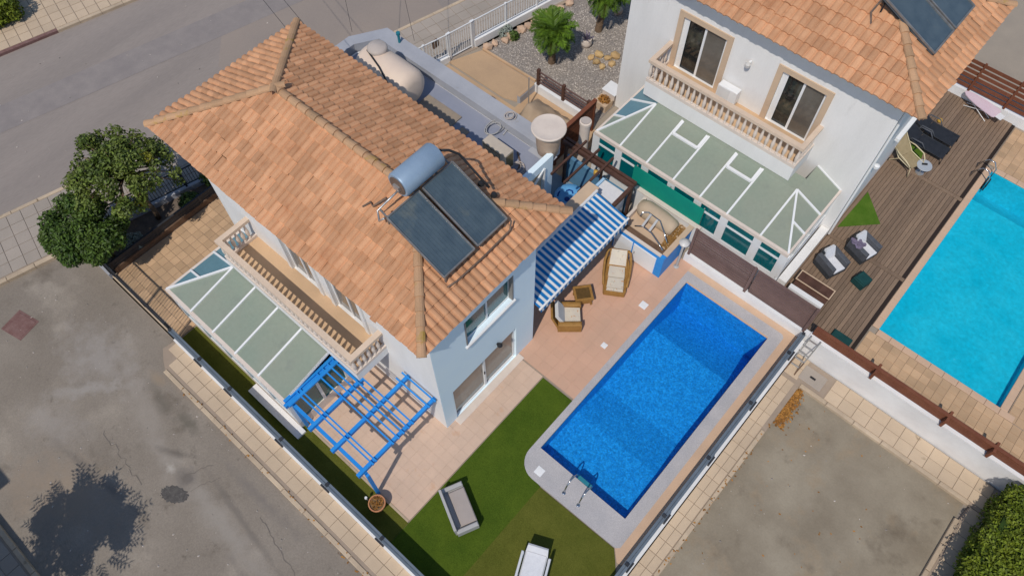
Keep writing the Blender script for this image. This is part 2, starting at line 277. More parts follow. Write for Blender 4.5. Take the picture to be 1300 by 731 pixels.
# ------------------------------------------------------------------ mesh helpers
class MB:
    def __init__(s): s.v = []; s.f = []; s.r = None
    def add(s, vs, fs):
        o = len(s.v); s.v += [tuple(p) for p in vs]; s.f += [tuple(i + o for i in f) for f in fs]; return s
    def box(s, x0, y0, z0, x1, y1, z1):
        x0, x1 = min(x0, x1), max(x0, x1); y0, y1 = min(y0, y1), max(y0, y1); z0, z1 = min(z0, z1), max(z0, z1)
        return s.add([(x0, y0, z0), (x1, y0, z0), (x1, y1, z0), (x0, y1, z0), (x0, y0, z1), (x1, y0, z1), (x1, y1, z1), (x0, y1, z1)],
                     [(0, 3, 2, 1), (4, 5, 6, 7), (0, 1, 5, 4), (1, 2, 6, 5), (2, 3, 7, 6), (3, 0, 4, 7)])
    def rbox(s, x0, y0, z0, x1, y1, z1, b):
        """box whose top edges are chamfered by b"""
        o = [(x0, y0), (x1, y0), (x1, y1), (x0, y1)]
        i = [(x0 + b, y0 + b), (x1 - b, y0 + b), (x1 - b, y1 - b), (x0 + b, y1 - b)]
        vs = [(x, y, z0) for x, y in o] + [(x, y, z1 - b) for x, y in o] + [(x, y, z1) for x, y in i]
        fs = [(3, 2, 1, 0), (8, 9, 10, 11)]
        for k in range(4):
            j = (k + 1) % 4
            fs += [(k, j, 4 + j, 4 + k), (4 + k, 4 + j, 8 + j, 8 + k)]
        return s.add(vs, fs)
    def prism(s, poly, z0, z1):
        n = len(poly)
        return s.add([(x, y, z0) for x, y in poly] + [(x, y, z1) for x, y in poly],
                     [tuple(range(n - 1, -1, -1)), tuple(range(n, 2 * n))] + [(i, (i + 1) % n, n + (i + 1) % n, n + i) for i in range(n)])
    def poly3(s, pts): return s.add(pts, [tuple(range(len(pts)))])
    def plate(s, pts, t):
        """a sheet with its upper face on pts, thickened downwards along its normal"""
        p = [Vector(q) for q in pts]; n = (p[1] - p[0]).cross(p[2] - p[0]).normalized()
        if n.z < 0: p.reverse(); n = -n
        k = len(p)
        return s.add([tuple(q) for q in p] + [tuple(q - n * t) for q in p],
                     [tuple(range(k)), tuple(range(2 * k - 1, k - 1, -1))] + [((i + 1) % k, i, k + i, k + (i + 1) % k) for i in range(k)])
    def bar(s, a, b, w, h, up=(0, 0, 1)):
        """rectangular bar from a to b, w wide, h tall, centred on the line"""
        a, b = Vector(a), Vector(b); d = (b - a).normalized(); u = Vector(up)
        if abs(d.dot(u)) > 0.98: u = Vector((1, 0, 0))
        r = d.cross(u).normalized() * w / 2; q = r.cross(d).normalized() * h / 2
        vs = [a - r - q, a + r - q, a + r + q, a - r + q, b - r - q, b + r - q, b + r + q, b - r + q]
        return s.add([tuple(x) for x in vs], [(0, 1, 2, 3), (7, 6, 5, 4), (0, 4, 5, 1), (1, 5, 6, 2), (2, 6, 7, 3), (3, 7, 4, 0)])
    def tube(s, pts, r, n=8, closed=False):
        pts = [Vector(p) for p in pts]; k = len(pts); rs = r if isinstance(r, (list, tuple)) else [r] * k
        vs = []; fs = []; prev = None
        for i, p in enumerate(pts):
            if closed: t = (pts[(i + 1) % k] - pts[i - 1])
            else: t = pts[min(i + 1, k - 1)] - pts[max(i - 1, 0)]
            t.normalize()
            if prev is None:
                u = Vector((0, 0, 1)) if abs(t.z) < 0.9 else Vector((1, 0, 0))
                x = t.cross(u).normalized()
            else:
                x = (prev - t * prev.dot(t)).normalized()
            prev = x; y = t.cross(x)
            for j in range(n):
                a = 2 * math.pi * j / n
                vs.append(tuple(p + (x * math.cos(a) + y * math.sin(a)) * rs[i]))
        for i in range(k if closed else k - 1):
            i2 = (i + 1) % k
            for j in range(n):
                j2 = (j + 1) % n
                fs.append((i * n + j, i * n + j2, i2 * n + j2, i2 * n + j))
        if not closed:
            fs.append(tuple(range(n - 1, -1, -1))); fs.append(tuple(range((k - 1) * n, k * n)))
        return s.add(vs, fs)
    def lathe(s, prof, c=(0, 0, 0), n=16, close=True):
        vs = []; fs = []; k = len(prof)
        for r, z in prof:
            for j in range(n):
                a = 2 * math.pi * j / n
                vs.append((c[0] + r * math.cos(a), c[1] + r * math.sin(a), c[2] + z))
        for i in range(k - 1):
            for j in range(n):
                j2 = (j + 1) % n
                fs.append((i * n + j, i * n + j2, (i + 1) * n + j2, (i + 1) * n + j))
        if close:
            fs.append(tuple(range(n - 1, -1, -1))); fs.append(tuple(range((k - 1) * n, k * n)))
        return s.add(vs, fs)
    def xf(s, m): s.v = [tuple(m @ Vector(p)) for p in s.v]; return s
    def mesh(s, name, m):
        me = bpy.data.meshes.new(name); me.from_pydata(s.v, [], s.f)
        if m: me.materials.append(m)
        return me

WLOC = {}
def wloc(o): return WLOC.get(o.name, Vector((0, 0, 0)))

def finish(o, parent, loc):
    WLOC[o.name] = Vector(loc)
    if parent is not None:
        o.parent = parent; o.location = Vector(loc) - wloc(parent)
    else: o.location = loc
def build(mb, name, m, parent=None, smooth=False, kind=None, label=None, cat=None, group=None, angle=None):
    a = np.array(mb.v, float); lo = a.min(0); hi = a.max(0)
    loc = Vector(((lo[0] + hi[0]) / 2, (lo[1] + hi[1]) / 2, lo[2]))
    me = bpy.data.meshes.new(name)
    me.from_pydata([tuple(x) for x in (a - np.array(loc))], [], mb.f)
    me.materials.append(M[m] if isinstance(m, str) else m)
    bm = bmesh.new(); bm.from_mesh(me); bmesh.ops.recalc_face_normals(bm, faces=bm.faces); bm.to_mesh(me); bm.free()
    if mb.r is not None:
        at = me.attributes.new('rnd', 'FLOAT', 'FACE'); at.data.foreach_set('value', np.array(mb.r, np.float32))
    o = bpy.data.objects.new(name, me); C.objects.link(o)
    if smooth:
        me.polygons.foreach_set('use_smooth', [True] * len(me.polygons))
        if angle: me.set_sharp_from_angle(angle=math.radians(angle))
    finish(o, parent, loc)
    if kind: o['kind'] = kind
    if label: o['label'] = label
    if cat: o['category'] = cat
    if group: o['group'] = group
    return o
def thing(name, label, cat, loc, group=None):
    o = bpy.data.objects.new(name, None); C.objects.link(o); o.location = loc; o.empty_display_size = 0.3
    WLOC[o.name] = Vector(loc); o['label'] = label; o['category'] = cat
    if group: o['group'] = group
    return o
def struct(mb, name, m, **k): return build(mb, name, m, kind='structure', **k)
def piece(name, me, mx, parent):
    o = bpy.data.objects.new(name, me); C.objects.link(o); o.parent = parent
    o.matrix_local = Matrix.Translation(-wloc(parent)) @ mx
    WLOC[o.name] = mx.translation.copy()
    return o
def copy_tree(o, parent=None):
    c = o.copy(); C.objects.link(c)
    if parent is not None: c.parent = parent
    for ch in list(o.children): copy_tree(ch, c)
    return c
def pieces(name, mb, m, mats, parent, cap=300, rest=None):
    """the cap nearest pieces as objects on shared mesh data, the others joined as one part"""
    mats = sorted(mats, key=lambda x: (x.translation - Vector((0, 0, CAMZ))).length)
    me = mb.mesh(name, M[m] if isinstance(m, str) else m)
    for x in mats[:cap]: piece(name, me, x, parent)
    tail = mats[cap:]
    if tail:
        j = MB(); j.r = []
        for x in tail:
            j.add([tuple(x @ Vector(p)) for p in mb.v], mb.f); j.r += [rng.random()] * len(mb.f)
        build(j, rest or name + '_field', m, parent, kind='stuff')
def T(x, y, z=0, rz=0): return Matrix.Translation((x, y, z)) @ Matrix.Rotation(rz, 4, 'Z')
def grid_pieces(name, m, parent, x0, y0, x1, y1, z, sx, sy, gap=0.012, h=0.02, cap=300, fr=None, keep=None, stagger=False, jit=0.002, bev=.006):
    """paving over a rectangle (in the frame fr), one slab per cell"""
    nx = max(1, round((x1 - x0) / sx)); ny = max(1, round((y1 - y0) / sy)); sx = (x1 - x0) / nx; sy = (y1 - y0) / ny
    mb = MB().rbox(-sx / 2 + gap / 2, -sy / 2 + gap / 2, -h, sx / 2 - gap / 2, sy / 2 - gap / 2, 0, bev)
    L = []
    for i in range(nx):
        for j in range(ny):
            X = x0 + (i + .5) * sx; Y = y0 + (j + .5) * sy
            if stagger and i % 2: Y += sy / 2
            if stagger and Y + sy / 2 > y1 + .01: continue
            if keep and not keep(X, Y): continue
            mx = T(X, Y, z + rng.uniform(-jit, jit)) @ Matrix.Rotation(rng.uniform(-.004, .004), 4, 'X')
            L.append(fr @ mx if fr is not None else mx)
    pieces(name, mb, m, L, parent, cap)

def leaves(name, m, parent, clumps, n, size, flat=0.4, seed=1, **k):
    """n small leaf quads spread over clumps (centre, radius); the outer shell of each clump is denser"""
    r = np.random.RandomState(seed)
    cl = np.array([c for c, _ in clumps], float); rad = np.array([np.array(q if hasattr(q, '__len__') else (q, q, q), float) for _, q in clumps])
    w = (rad.prod(1)) ** 0.667; w /= w.sum()
    idx = r.choice(len(cl), n, p=w)
    d = r.normal(size=(n, 3)); d /= np.linalg.norm(d, axis=1)[:, None]
    rr = r.uniform(0.25, 1, n) ** 0.45
    p = cl[idx] + d * rad[idx] * rr[:, None]
    nn = d * 0.7 + r.normal(size=(n, 3)) * 0.55; nn[:, 2] += flat; nn /= np.linalg.norm(nn, axis=1)[:, None]
    t = np.cross(nn, r.normal(size=(n, 3))); t /= np.linalg.norm(t, axis=1)[:, None]; b = np.cross(nn, t)
    s = size * r.uniform(0.6, 1.3, n)[:, None]
    q = np.stack([p - t * s, p - b * s * .5 + nn * s * .12, p + t * s, p + b * s * .5 + nn * s * .12], 1).reshape(-1, 3)
    mb = MB(); mb.v = [tuple(x) for x in q]; mb.f = [(4 * i, 4 * i + 1, 4 * i + 2, 4 * i + 3) for i in range(n)]
    mb.r = list(r.uniform(0, 1, n))
    return build(mb, name, m, parent, **k)
# ================================================================== ground, streets, pavements
def sheet(name, m, poly, z, t=0.0, **k):
    mb = MB()
    if t: mb.prism(poly, z - t, z)
    else: mb.poly3([(x, y, z) for x, y in poly])
    return struct(mb, name, m, **k)
ZL = -0.85                                   # the lane at the pool end lies lower than the plots
g = MB()
g.poly3([(-400, -400, -.12), (-20, -400, -.12), (-20, 400, -.12), (-400, 400, -.12)])
g.poly3([(-20, -400, -.12), (-4.5, -400, -.12), (-4.5, .75, -.12), (-20, .75, -.12)])
g.poly3([(-4.5, -400, -.12), (.1, -400, ZL), (.1, .75, ZL), (-4.5, .75, -.12)])
g.poly3([(.1, -400, ZL), (400, -400, ZL), (400, 14.7, ZL), (.1, 14.7, ZL)])
g.poly3([(-20, 40, -.12), (400, 40, -.12), (400, 400, -.12), (-20, 400, -.12)])
g.poly3([(12, 14.7, ZL), (400, 14.7, ZL), (400, 40, -.12), (12, 40, -.12)])
struct(g, 'ground', 'asphalt')
# lane surface inside the low court (paler concrete)
sheet('lane', 'lane', [(.62, -30), (6.6, -30), (6.6, 13.7), (.62, 13.7)], ZL + .004)

RO = Vector((-25.24, -.46, 0)); RD = Vector((.238, .971, 0)).normalized(); RN = Vector((-RD.y, RD.x, 0))
FRR = Matrix(((RN.x, RD.x, 0, RO.x), (RN.y, RD.y, 0, RO.y), (0, 0, 1, 0), (0, 0, 0, 1)))   # x = across towards the far kerb, y = along the road
def rp(t, s): p = RO + RN * t + RD * s; return (p.x, p.y)
sheet('road', 'road', [rp(0.0, -60), rp(0, 90), rp(8.55, 90), rp(8.55, -60)], -.116)
sheet('dusty_road_patch', 'dusty', [rp(.05, 10.6), rp(.05, 19.6), rp(3.6, 20.0), rp(5.9, 18.6), rp(6.6, 14.5), rp(5.4, 11.4), rp(2.6, 9.9)], -.112)
# darker worn wheel strip and its edge
sheet('road_trench_strip', 'tar', [rp(4.2, -60), rp(4.2, 90), rp(5.7, 90), rp(5.7, -60)], -.108)
# far pavement
FARK = 8.55
def kerbrow(parent, s0, s1, t0, t1, z0, z1, L=1.0, cap=300):
    mb = MB().rbox(min(t0, t1), -L / 2 + .006, z0, max(t0, t1), L / 2 - .006, z1, .015)
    n = int((s1 - s0) / L)
    pieces('kerbstone', mb, 'kerb', [FRR @ T(0, s0 + (i + .5) * L) for i in range(n)], parent, cap)
pv = struct(MB().prism([rp(FARK + .01, -12), rp(13, -12), rp(13, 40), rp(FARK + .01, 40)][::-1], -.13, 0.0), 'pavement', 'joint')
grid_pieces('paver', 'paver', pv, FARK + .18, -2, FARK + 3.3, 14, .02, .5, .5, gap=.03, fr=FRR, cap=230)
kerbrow(pv, 5, 20, FARK, FARK + .17, -.13, .025)
redk = MB().rbox(FARK, -10, -.13, FARK + .17, 5, .02, .01).xf(FRR); build(redk, 'red_kerb', 'rust', pv, label='kerb length painted dull red')
# pavement between the road and the plots (runs on behind the house)
pv2 = struct(MB().prism([rp(-.02, -2.6), rp(-.02, 40), rp(-2.95, 40), rp(-2.95, -2.6)], -.13, 0.0), 'pavement', 'joint')
grid_pieces('paver', 'paver_grey', pv2, -2.75, -2.4, -.16, 26, .02, .52, .52, gap=.016, fr=FRR, cap=290, keep=lambda X, Y: Y < 7 or Y > 13)
kerbrow(pv2, -2.6, 6.4, -.15, .0, -.13, .03); kerbrow(pv2, 13, 30, -.15, 0, -.13, .03)
kerbrow(pv2, -2.6, 1.4, -2.98, -2.8, -.13, .03)
# pavement along the side fence
pv3 = struct(MB().prism([(-16.05, .74), (-16.12, .30), (-15.7, .02), (-15.2, -.2), (-2.8, -.2), (-2.8, .74)], -.13, .0), 'pavement', 'joint')
grid_pieces('paver', 'paver', pv3, -15.95, .05, -3, .74, .022, .49, .345, gap=.012, cap=300, keep=lambda X, Y: not (X < -15.5 and Y < .3))
mbk = MB().rbox(-.49, -.07, -.13, .49, .07, .03, .015)
pieces('kerbstone', mbk, 'kerb', [T(-14.9 + i, -.13 + rng.uniform(-.012, .012)) for i in range(12)], pv3)
# low court pavements
pv4 = struct(MB().prism([(.02, -20), (.02, 14.66), (7.6, 14.66), (7.6, 13.62), (.70, 13.62), (.70, -20)][::-1], ZL - .02, ZL + .10), 'pavement', 'joint')
grid_pieces('paver', 'paver', pv4, .02, 3.5, .54, 13.6, ZL + .122, .26, .5, gap=.014, cap=120)
grid_pieces('paver', 'paver', pv4, .02, 13.76, 7.1, 14.66, ZL + .122, .5, .44, gap=.014, cap=120, keep=lambda X, Y: not (.45 < X < 1.3 and Y < 14.6))
mbk2 = MB().rbox(-.07, -.49, -.12, .07, .49, .14, .015)
pieces('kerbstone', mbk2, 'kerb', [T(.63, 4 + i, ZL) for i in range(8)], pv4)
mbk3 = MB().rbox(-.49, -.07, -.12, .49, .07, .14, .015)
pieces('kerbstone', mbk3, 'kerb', [T(1.2 + i, 13.68, ZL) for i in range(6)], pv4)
pv5 = struct(MB().prism([(6.55, -10), (8.4, -10), (8.4, 13.6), (6.75, 13.6), (6.6, 12.5)], ZL - .02, ZL + .10), 'pavement', 'joint')
grid_pieces('paver', 'paver', pv5, 6.76, 6, 7.3, 13.6, ZL + .122, .5, .5, gap=.014)
pieces('kerbstone', mbk2, 'kerb', [T(6.62, 6.5 + i, ZL) for i in range(7)], pv5)

# patches and small things on the asphalt
def blob(cx, cy, rx, ry, z, n=18, j=.18, rot=0):
    pts = []
    for i in range(n):
        a = 2 * math.pi * i / n; k = 1 + rng.uniform(-j, j)
        x, y = rx * k * math.cos(a), ry * k * math.sin(a)
        pts.append((cx + x * math.cos(rot) - y * math.sin(rot), cy + x * math.sin(rot) + y * math.cos(rot)))
    return MB().poly3([(x, y, z) for x, y in pts])
struct(blob(-11.85, -2.42, .44, .25, -.114, n=64, j=.13, rot=.5), 'tar_patch', 'oil')
def crack(pts, w, name='road_crack', m='oil', z=-.113):
    mb = MB(); L_ = []; R2 = []
    for i, p in enumerate(pts):
        d = Vector(pts[min(i + 1, len(pts) - 1)]) - Vector(pts[max(i - 1, 0)]); d.normalize(); ww = w * rng.uniform(.5, 1.3) / 2
        L_.append((p[0] - d.y * ww, p[1] + d.x * ww, z)); R2.append((p[0] + d.y * ww, p[1] - d.x * ww, z))
    for i in range(len(pts) - 1): mb.add([L_[i], L_[i + 1], R2[i + 1], R2[i]], [(0, 1, 2, 3)])
    struct(mb, name, m)
def wander(a, b, n, j):
    a, b = Vector(a), Vector(b); return [tuple(a.lerp(b, i / n) + Vector((rng.uniform(-j, j), rng.uniform(-j, j)))) for i in range(n + 1)]
crack(wander((-11.6, -2.0), (-11.2, -1.2), 9, .06), .022, m='crackdirt')
crack(wander((-12.1, -2.0), (-11.7, -1.1), 9, .06), .022, m='crackdirt')
crack(wander((-15.2, -2.7), (-12.9, -2.9), 16, .08), .022, m='crackdirt')
crack(wander((-6.4, -1.7), (-9.3, -1.1), 22, .05), .022, m='crackdirt')

mh = thing('manhole_cover', 'rust red square inspection cover set in the dusty asphalt', 'manhole cover', (-20.66, -2.42, -.12))
fr_ = Matrix.Translation((-20.66, -2.42, 0)) @ Matrix.Rotation(.22, 4, 'Z')
build(MB().box(-.47, -.42, -.13, .47, .42, -.111).xf(fr_), 'frame', 'rust', mh)
build(MB().rbox(-.40, -.35, -.12, .40, .35, -.100, .01).xf(fr_), 'lid', 'rust', mh)
lid2 = thing('drain_lid', 'grey concrete drain lid in the pavement at the foot of the white wall', 'drain lid', (.90, 14.17, ZL + .1))
build(MB().rbox(.49, 13.88, ZL + .1, 1.31, 14.47, ZL + .135, .01), 'slab', 'paver_grey', lid2)
build(MB().box(.80, 14.12, ZL + .135, 1.0, 14.2, ZL + .142), 'lifting_slot', 'dark', lid2)
# teal rounded kerb tip
tk = thing('painted_kerb_tip', 'teal painted round kerb end at the pavement corner', 'kerb end', (-22.75, -2.75, -.12))
build(MB().lathe([(.50, -.12), (.50, .02), (.47, .04)], (-22.9, -2.75, 0), 20), 'rim', 'kerb', tk)
build(MB().lathe([(.36, .0), (.36, .055)], (-22.9, -2.75, 0), 20), 'disc', 'teal', tk)
# dead leaves swept into the corner of the low court
mb = MB(); mb.r = []
for i in range(620):
    u = rng.random(); X = .72 + abs(rng.gauss(0, .14)) * (1.3 - .5 * u) ; Y = 12.0 + 1.55 * u + rng.gauss(0, .05); z = ZL + .012 + rng.uniform(0, .05)
    a = rng.uniform(0, 6.28); s = rng.uniform(.03, .06); tl = rng.uniform(-.02, .02)
    ca, sa = math.cos(a) * s, math.sin(a) * s
    mb.add([(X - ca, Y - sa, z), (X + sa * .6, Y - ca * .6, z + tl), (X + ca, Y + sa, z), (X - sa * .6, Y + ca * .6, z - tl * .3 + .005)], [(0, 1, 2, 3)]); mb.r.append(rng.random())
ll = build(mb, 'fallen_leaves', 'deadleaf', kind='stuff', label='orange drift of dry leaves against the kerb', cat='leaves')
mb = MB(); mb.r = []
for i in range(170):
    q = rng.random()
    if q < .55: X = .70 + rng.uniform(-.1, .08); Y = rng.uniform(4.6, 11.9); z = ZL + .145 if X < .69 else ZL + .01
    elif q < .8: X = rng.uniform(.9, 6); Y = rng.uniform(7, 13.5); z = ZL + .01
    else: X = rng.uniform(-14.5, -5); Y = -.13 + rng.uniform(-.14, .1); z = .035 if Y > -.2 else -.105
    a = rng.uniform(0, 6.28); s = rng.uniform(.02, .05); ca, sa = math.cos(a) * s, math.sin(a) * s
    mb.add([(X - ca, Y - sa, z), (X + sa * .6, Y - ca * .6, z + .01), (X + ca, Y + sa, z), (X - sa * .6, Y + ca * .6, z + .008)], [(0, 1, 2, 3)]); mb.r.append(rng.random())
build(mb, 'leaf_litter', 'deadleaf', kind='stuff', label='scattered dry leaf scraps along the kerbs', cat='leaves')

# ================================================================== the plot
PX0, PX1, PY0, PY1 = -4.33, -1.02, 6.06, 14.05          # pool water
y = MB()
y.box(-19.85, .80, -.9, PX0, 14.7, -.02); y.box(PX1, .80, -.9, -.02, 14.7, -.02)
y.box(PX0, .80, -.9, PX1, PY0, -.02); y.box(PX0, PY1, -.9, PX1, 14.7, -.02)
struct(y, 'yard_slab', 'concrete')
sheet('lawn', 'turf', [(-5.80, .95), (-3.55, .95), (-3.55, 5.12), (-4.36, 5.3), (-4.56, 5.9), (-4.56, 7.92), (-5.80, 7.92)], .012, .025)
sheet('lawn', 'turf_olive', [(-3.56, .95), (-.25, .95), (-.25, 4.6), (-.5, 4.9), (-.75, 5.17), (-3.56, 5.11)], .010, .025)
sheet('grass_strip', 'turf_olive', [(-15.95, .95), (-5.81, .95), (-5.81, 1.70), (-15.95, 1.70)], .010, .025)
def inpoly(x, y, P):
    c = False; n = len(P)
    for i in range(n):
        (x1, y1), (x2, y2) = P[i], P[i - 1]
        if (y1 > y) != (y2 > y) and x < (x2 - x1) * (y - y1) / (y2 - y1) + x1: c = not c
    return c
pt = struct(MB().prism([(-10.5, 1.715), (-5.83, 1.715), (-5.83, 7.95), (-6.97, 7.95), (-6.97, 4.65), (-10.5, 4.65)], -.03, .012), 'patio', 'grout')
grid_pieces('patio_tile', 'patio', pt, -10.45, 1.78, -5.83, 7.95, .026, .33, .33, gap=.002, h=.018, cap=260, jit=.0005, bev=.002,
            keep=lambda X, Y: (Y < 4.6 or X > -6.85))
build(MB().rbox(-10.3, 1.70, -.02, -5.83, 1.775, .032, .006), 'edging_strip', 'kerb', pt)
tr = struct(MB().prism([(-8.2, 8.0), (-4.56, 8.0), (-4.56, 14.72), (-8.2, 14.72)], -.03, .010), 'terrace', 'grout')
grid_pieces('terrace_tile', 'terrace', tr, -8.2, 8.0, -4.56, 14.7, .024, .40, .40, gap=.002, h=.018, cap=220, jit=.0005, bev=.002, keep=lambda X, Y: X > -7.1 or Y > 8.9)
build(MB().box(-6.95, 7.955, .0, -4.6, 7.995, .022), 'edging_strip', 'joint', tr)
dr = struct(MB().prism([(-19.78, .95), (-16.0, .95), (-16.0, 5.6), (-19.78, 5.6)], -.03, .008), 'driveway', 'joint')
grid_pieces('paver', 'drive', dr, -19.75, .98, -16.0, 5.6, .024, .31, .31, gap=.012, cap=200, jit=.003)
bd = sheet('planting_bed', 'bedsoil', [(-21.86, .85), (-19.86, .85), (-19.86, 9)], -.02, .12)
# pool surround
sheet('sand_border', 'sandtile', [(-4.6, 14.0), (-4.6, 14.70), (-.05, 14.70), (-.05, 5.0), (-.45, 4.9), (-.75, 5.2), (-.62, 5.6), (-.62, 14.0)], .022, .03)
arc = [(-3.9 - .66 * math.cos(a), 5.80 - .66 * math.sin(a)) for a in [i * math.pi / 2 / 8 for i in range(9)]]
cop = MB()
outer = [(-4.56, 14.42)] + arc + [(-.72, 5.2), (-.62, 5.3), (-.62, 14.35), (-.72, 14.45)]
cx, cy = (PX0 + PX1) / 2, (PY0 + PY1) / 2
pool = thing('swimming_pool', 'deep blue rectangular pool with grey pebble surround and chrome ladder', 'swimming pool', (cx, cy, 0))
bm = bmesh.new()
def ring_sheet(bm, outer, inner, z):
    vo = [bm.verts.new((x, y, z)) for x, y in outer]; vi = [bm.verts.new((x, y, z)) for x, y in inner]
    e = [bm.edges.new((a[i], a[(i + 1) % len(a)])) for a in (vo, vi) for i in range(len(a))]
    bmesh.ops.triangle_fill(bm, edges=e, use_beauty=True)
def from_bm(bm):
    m = MB(); bm.verts.ensure_lookup_table(); bm.verts.index_update(); m.add([tuple(v.co) for v in bm.verts], [tuple(v.index for v in f.verts) for f in bm.faces]); bm.free(); return m
hole = [(PX0, PY0), (PX1, PY0), (PX1, PY1), (PX0, PY1)]
ring_sheet(bm, outer, hole, .030)
m_ = from_bm(bm)
for P in (outer, hole):
    for i in range(len(P)):
        a, b = P[i], P[(i + 1) % len(P)]; m_.add([(*a, .03), (*b, .03), (*b, -.08), (*a, -.08)], [(0, 1, 2, 3)])
build(m_, 'coping', 'coping', pool)
ba = MB(); prof = [(PY0 + .012, -.60), (7.98, -.64), (9.36, -1.02), (12.3, -1.05), (PY1 - .012, -1.9)]
def basin(ba, x0, x1, prof, top):
    for i in range(len(prof) - 1):
        (ya, za), (yb, zb) = prof[i], prof[i + 1]
        ba.add([(x0, ya, za), (x1, ya, za), (x1, yb, zb), (x0, yb, zb)], [(0, 1, 2, 3)])
        ba.add([(x0, ya, top), (x0, ya, za), (x0, yb, zb), (x0, yb, top)], [(0, 1, 2, 3)])
        ba.add([(x1, ya, top), (x1, yb, top), (x1, yb, zb), (x1, ya, za)], [(0, 1, 2, 3)])
    ya, za = prof[0]; yb, zb = prof[-1]
    ba.add([(x0, ya, top), (x1, ya, top), (x1, ya, za), (x0, ya, za)], [(0, 1, 2, 3)])
    ba.add([(x0, yb, top), (x0, yb, zb), (x1, yb, zb), (x1, yb, top)], [(0, 1, 2, 3)])
basin(ba, PX0 + .012, PX1 - .012, prof, .0)
build(ba, 'basin', 'poolblue', pool)
build(MB().poly3([(PX0 + .014, PY0 + .014, -.05), (PX1 - .014, PY0 + .014, -.05), (PX1 - .014, PY1 - .014, -.05), (PX0 + .014, PY1 - .014, -.05)]), 'water_surface', 'water', pool)
ld = thing('pool_ladder', 'chrome handrails with teal step at the shallow end of the deep blue pool', 'pool ladder', (-2.6, 5.6, .03))
for x in (-2.88, -2.32):
    build(MB().tube([(x, 5.44, .03), (x, 5.46, .35), (x, 5.56, .60), (x, 5.75, .72), (x, 5.95, .62), (x, 6.09, .35), (x, 6.12, -.05), (x, 6.12, -.55)], .022, 8), 'handrail', 'chrome', ld, smooth=True)
    build(MB().lathe([(.06, 0), (.055, .03), (.03, .045)], (x, 5.44, .03), 12), 'base_flange', 'chrome', ld)
for z in (.04, -.22, -.45): build(MB().rbox(-2.86, 6.07, z - .03, -2.34, 6.20, z, .008), 'tread', 'teal' if z > 0 else 'upvc', ld)
for (x, yy, s, lb) in ((-3.87, 5.47, .26, 'white square skimmer lid on the rounded corner of the pool surround'),
                       (-4.92, 12.27, .26, 'white square skimmer lid on the terrace near the rattan chaise'),
                       (-5.0, 10.16, .19, 'small pale skimmer lid on the terrace midway along the pool')):
    sk = thing('skimmer_lid', lb, 'skimmer lid', (x, yy, .03), 'skimmer lids round the blue pool')
    build(MB().rbox(x - s / 2, yy - s / 2, .02, x + s / 2, yy + s / 2, .040, .004), 'frame', 'upvc', sk)
    build(MB().lathe([(s * .36, .040), (s * .36, .046)], (x, yy, 0), 16), 'cover', 'brightwhite', sk)

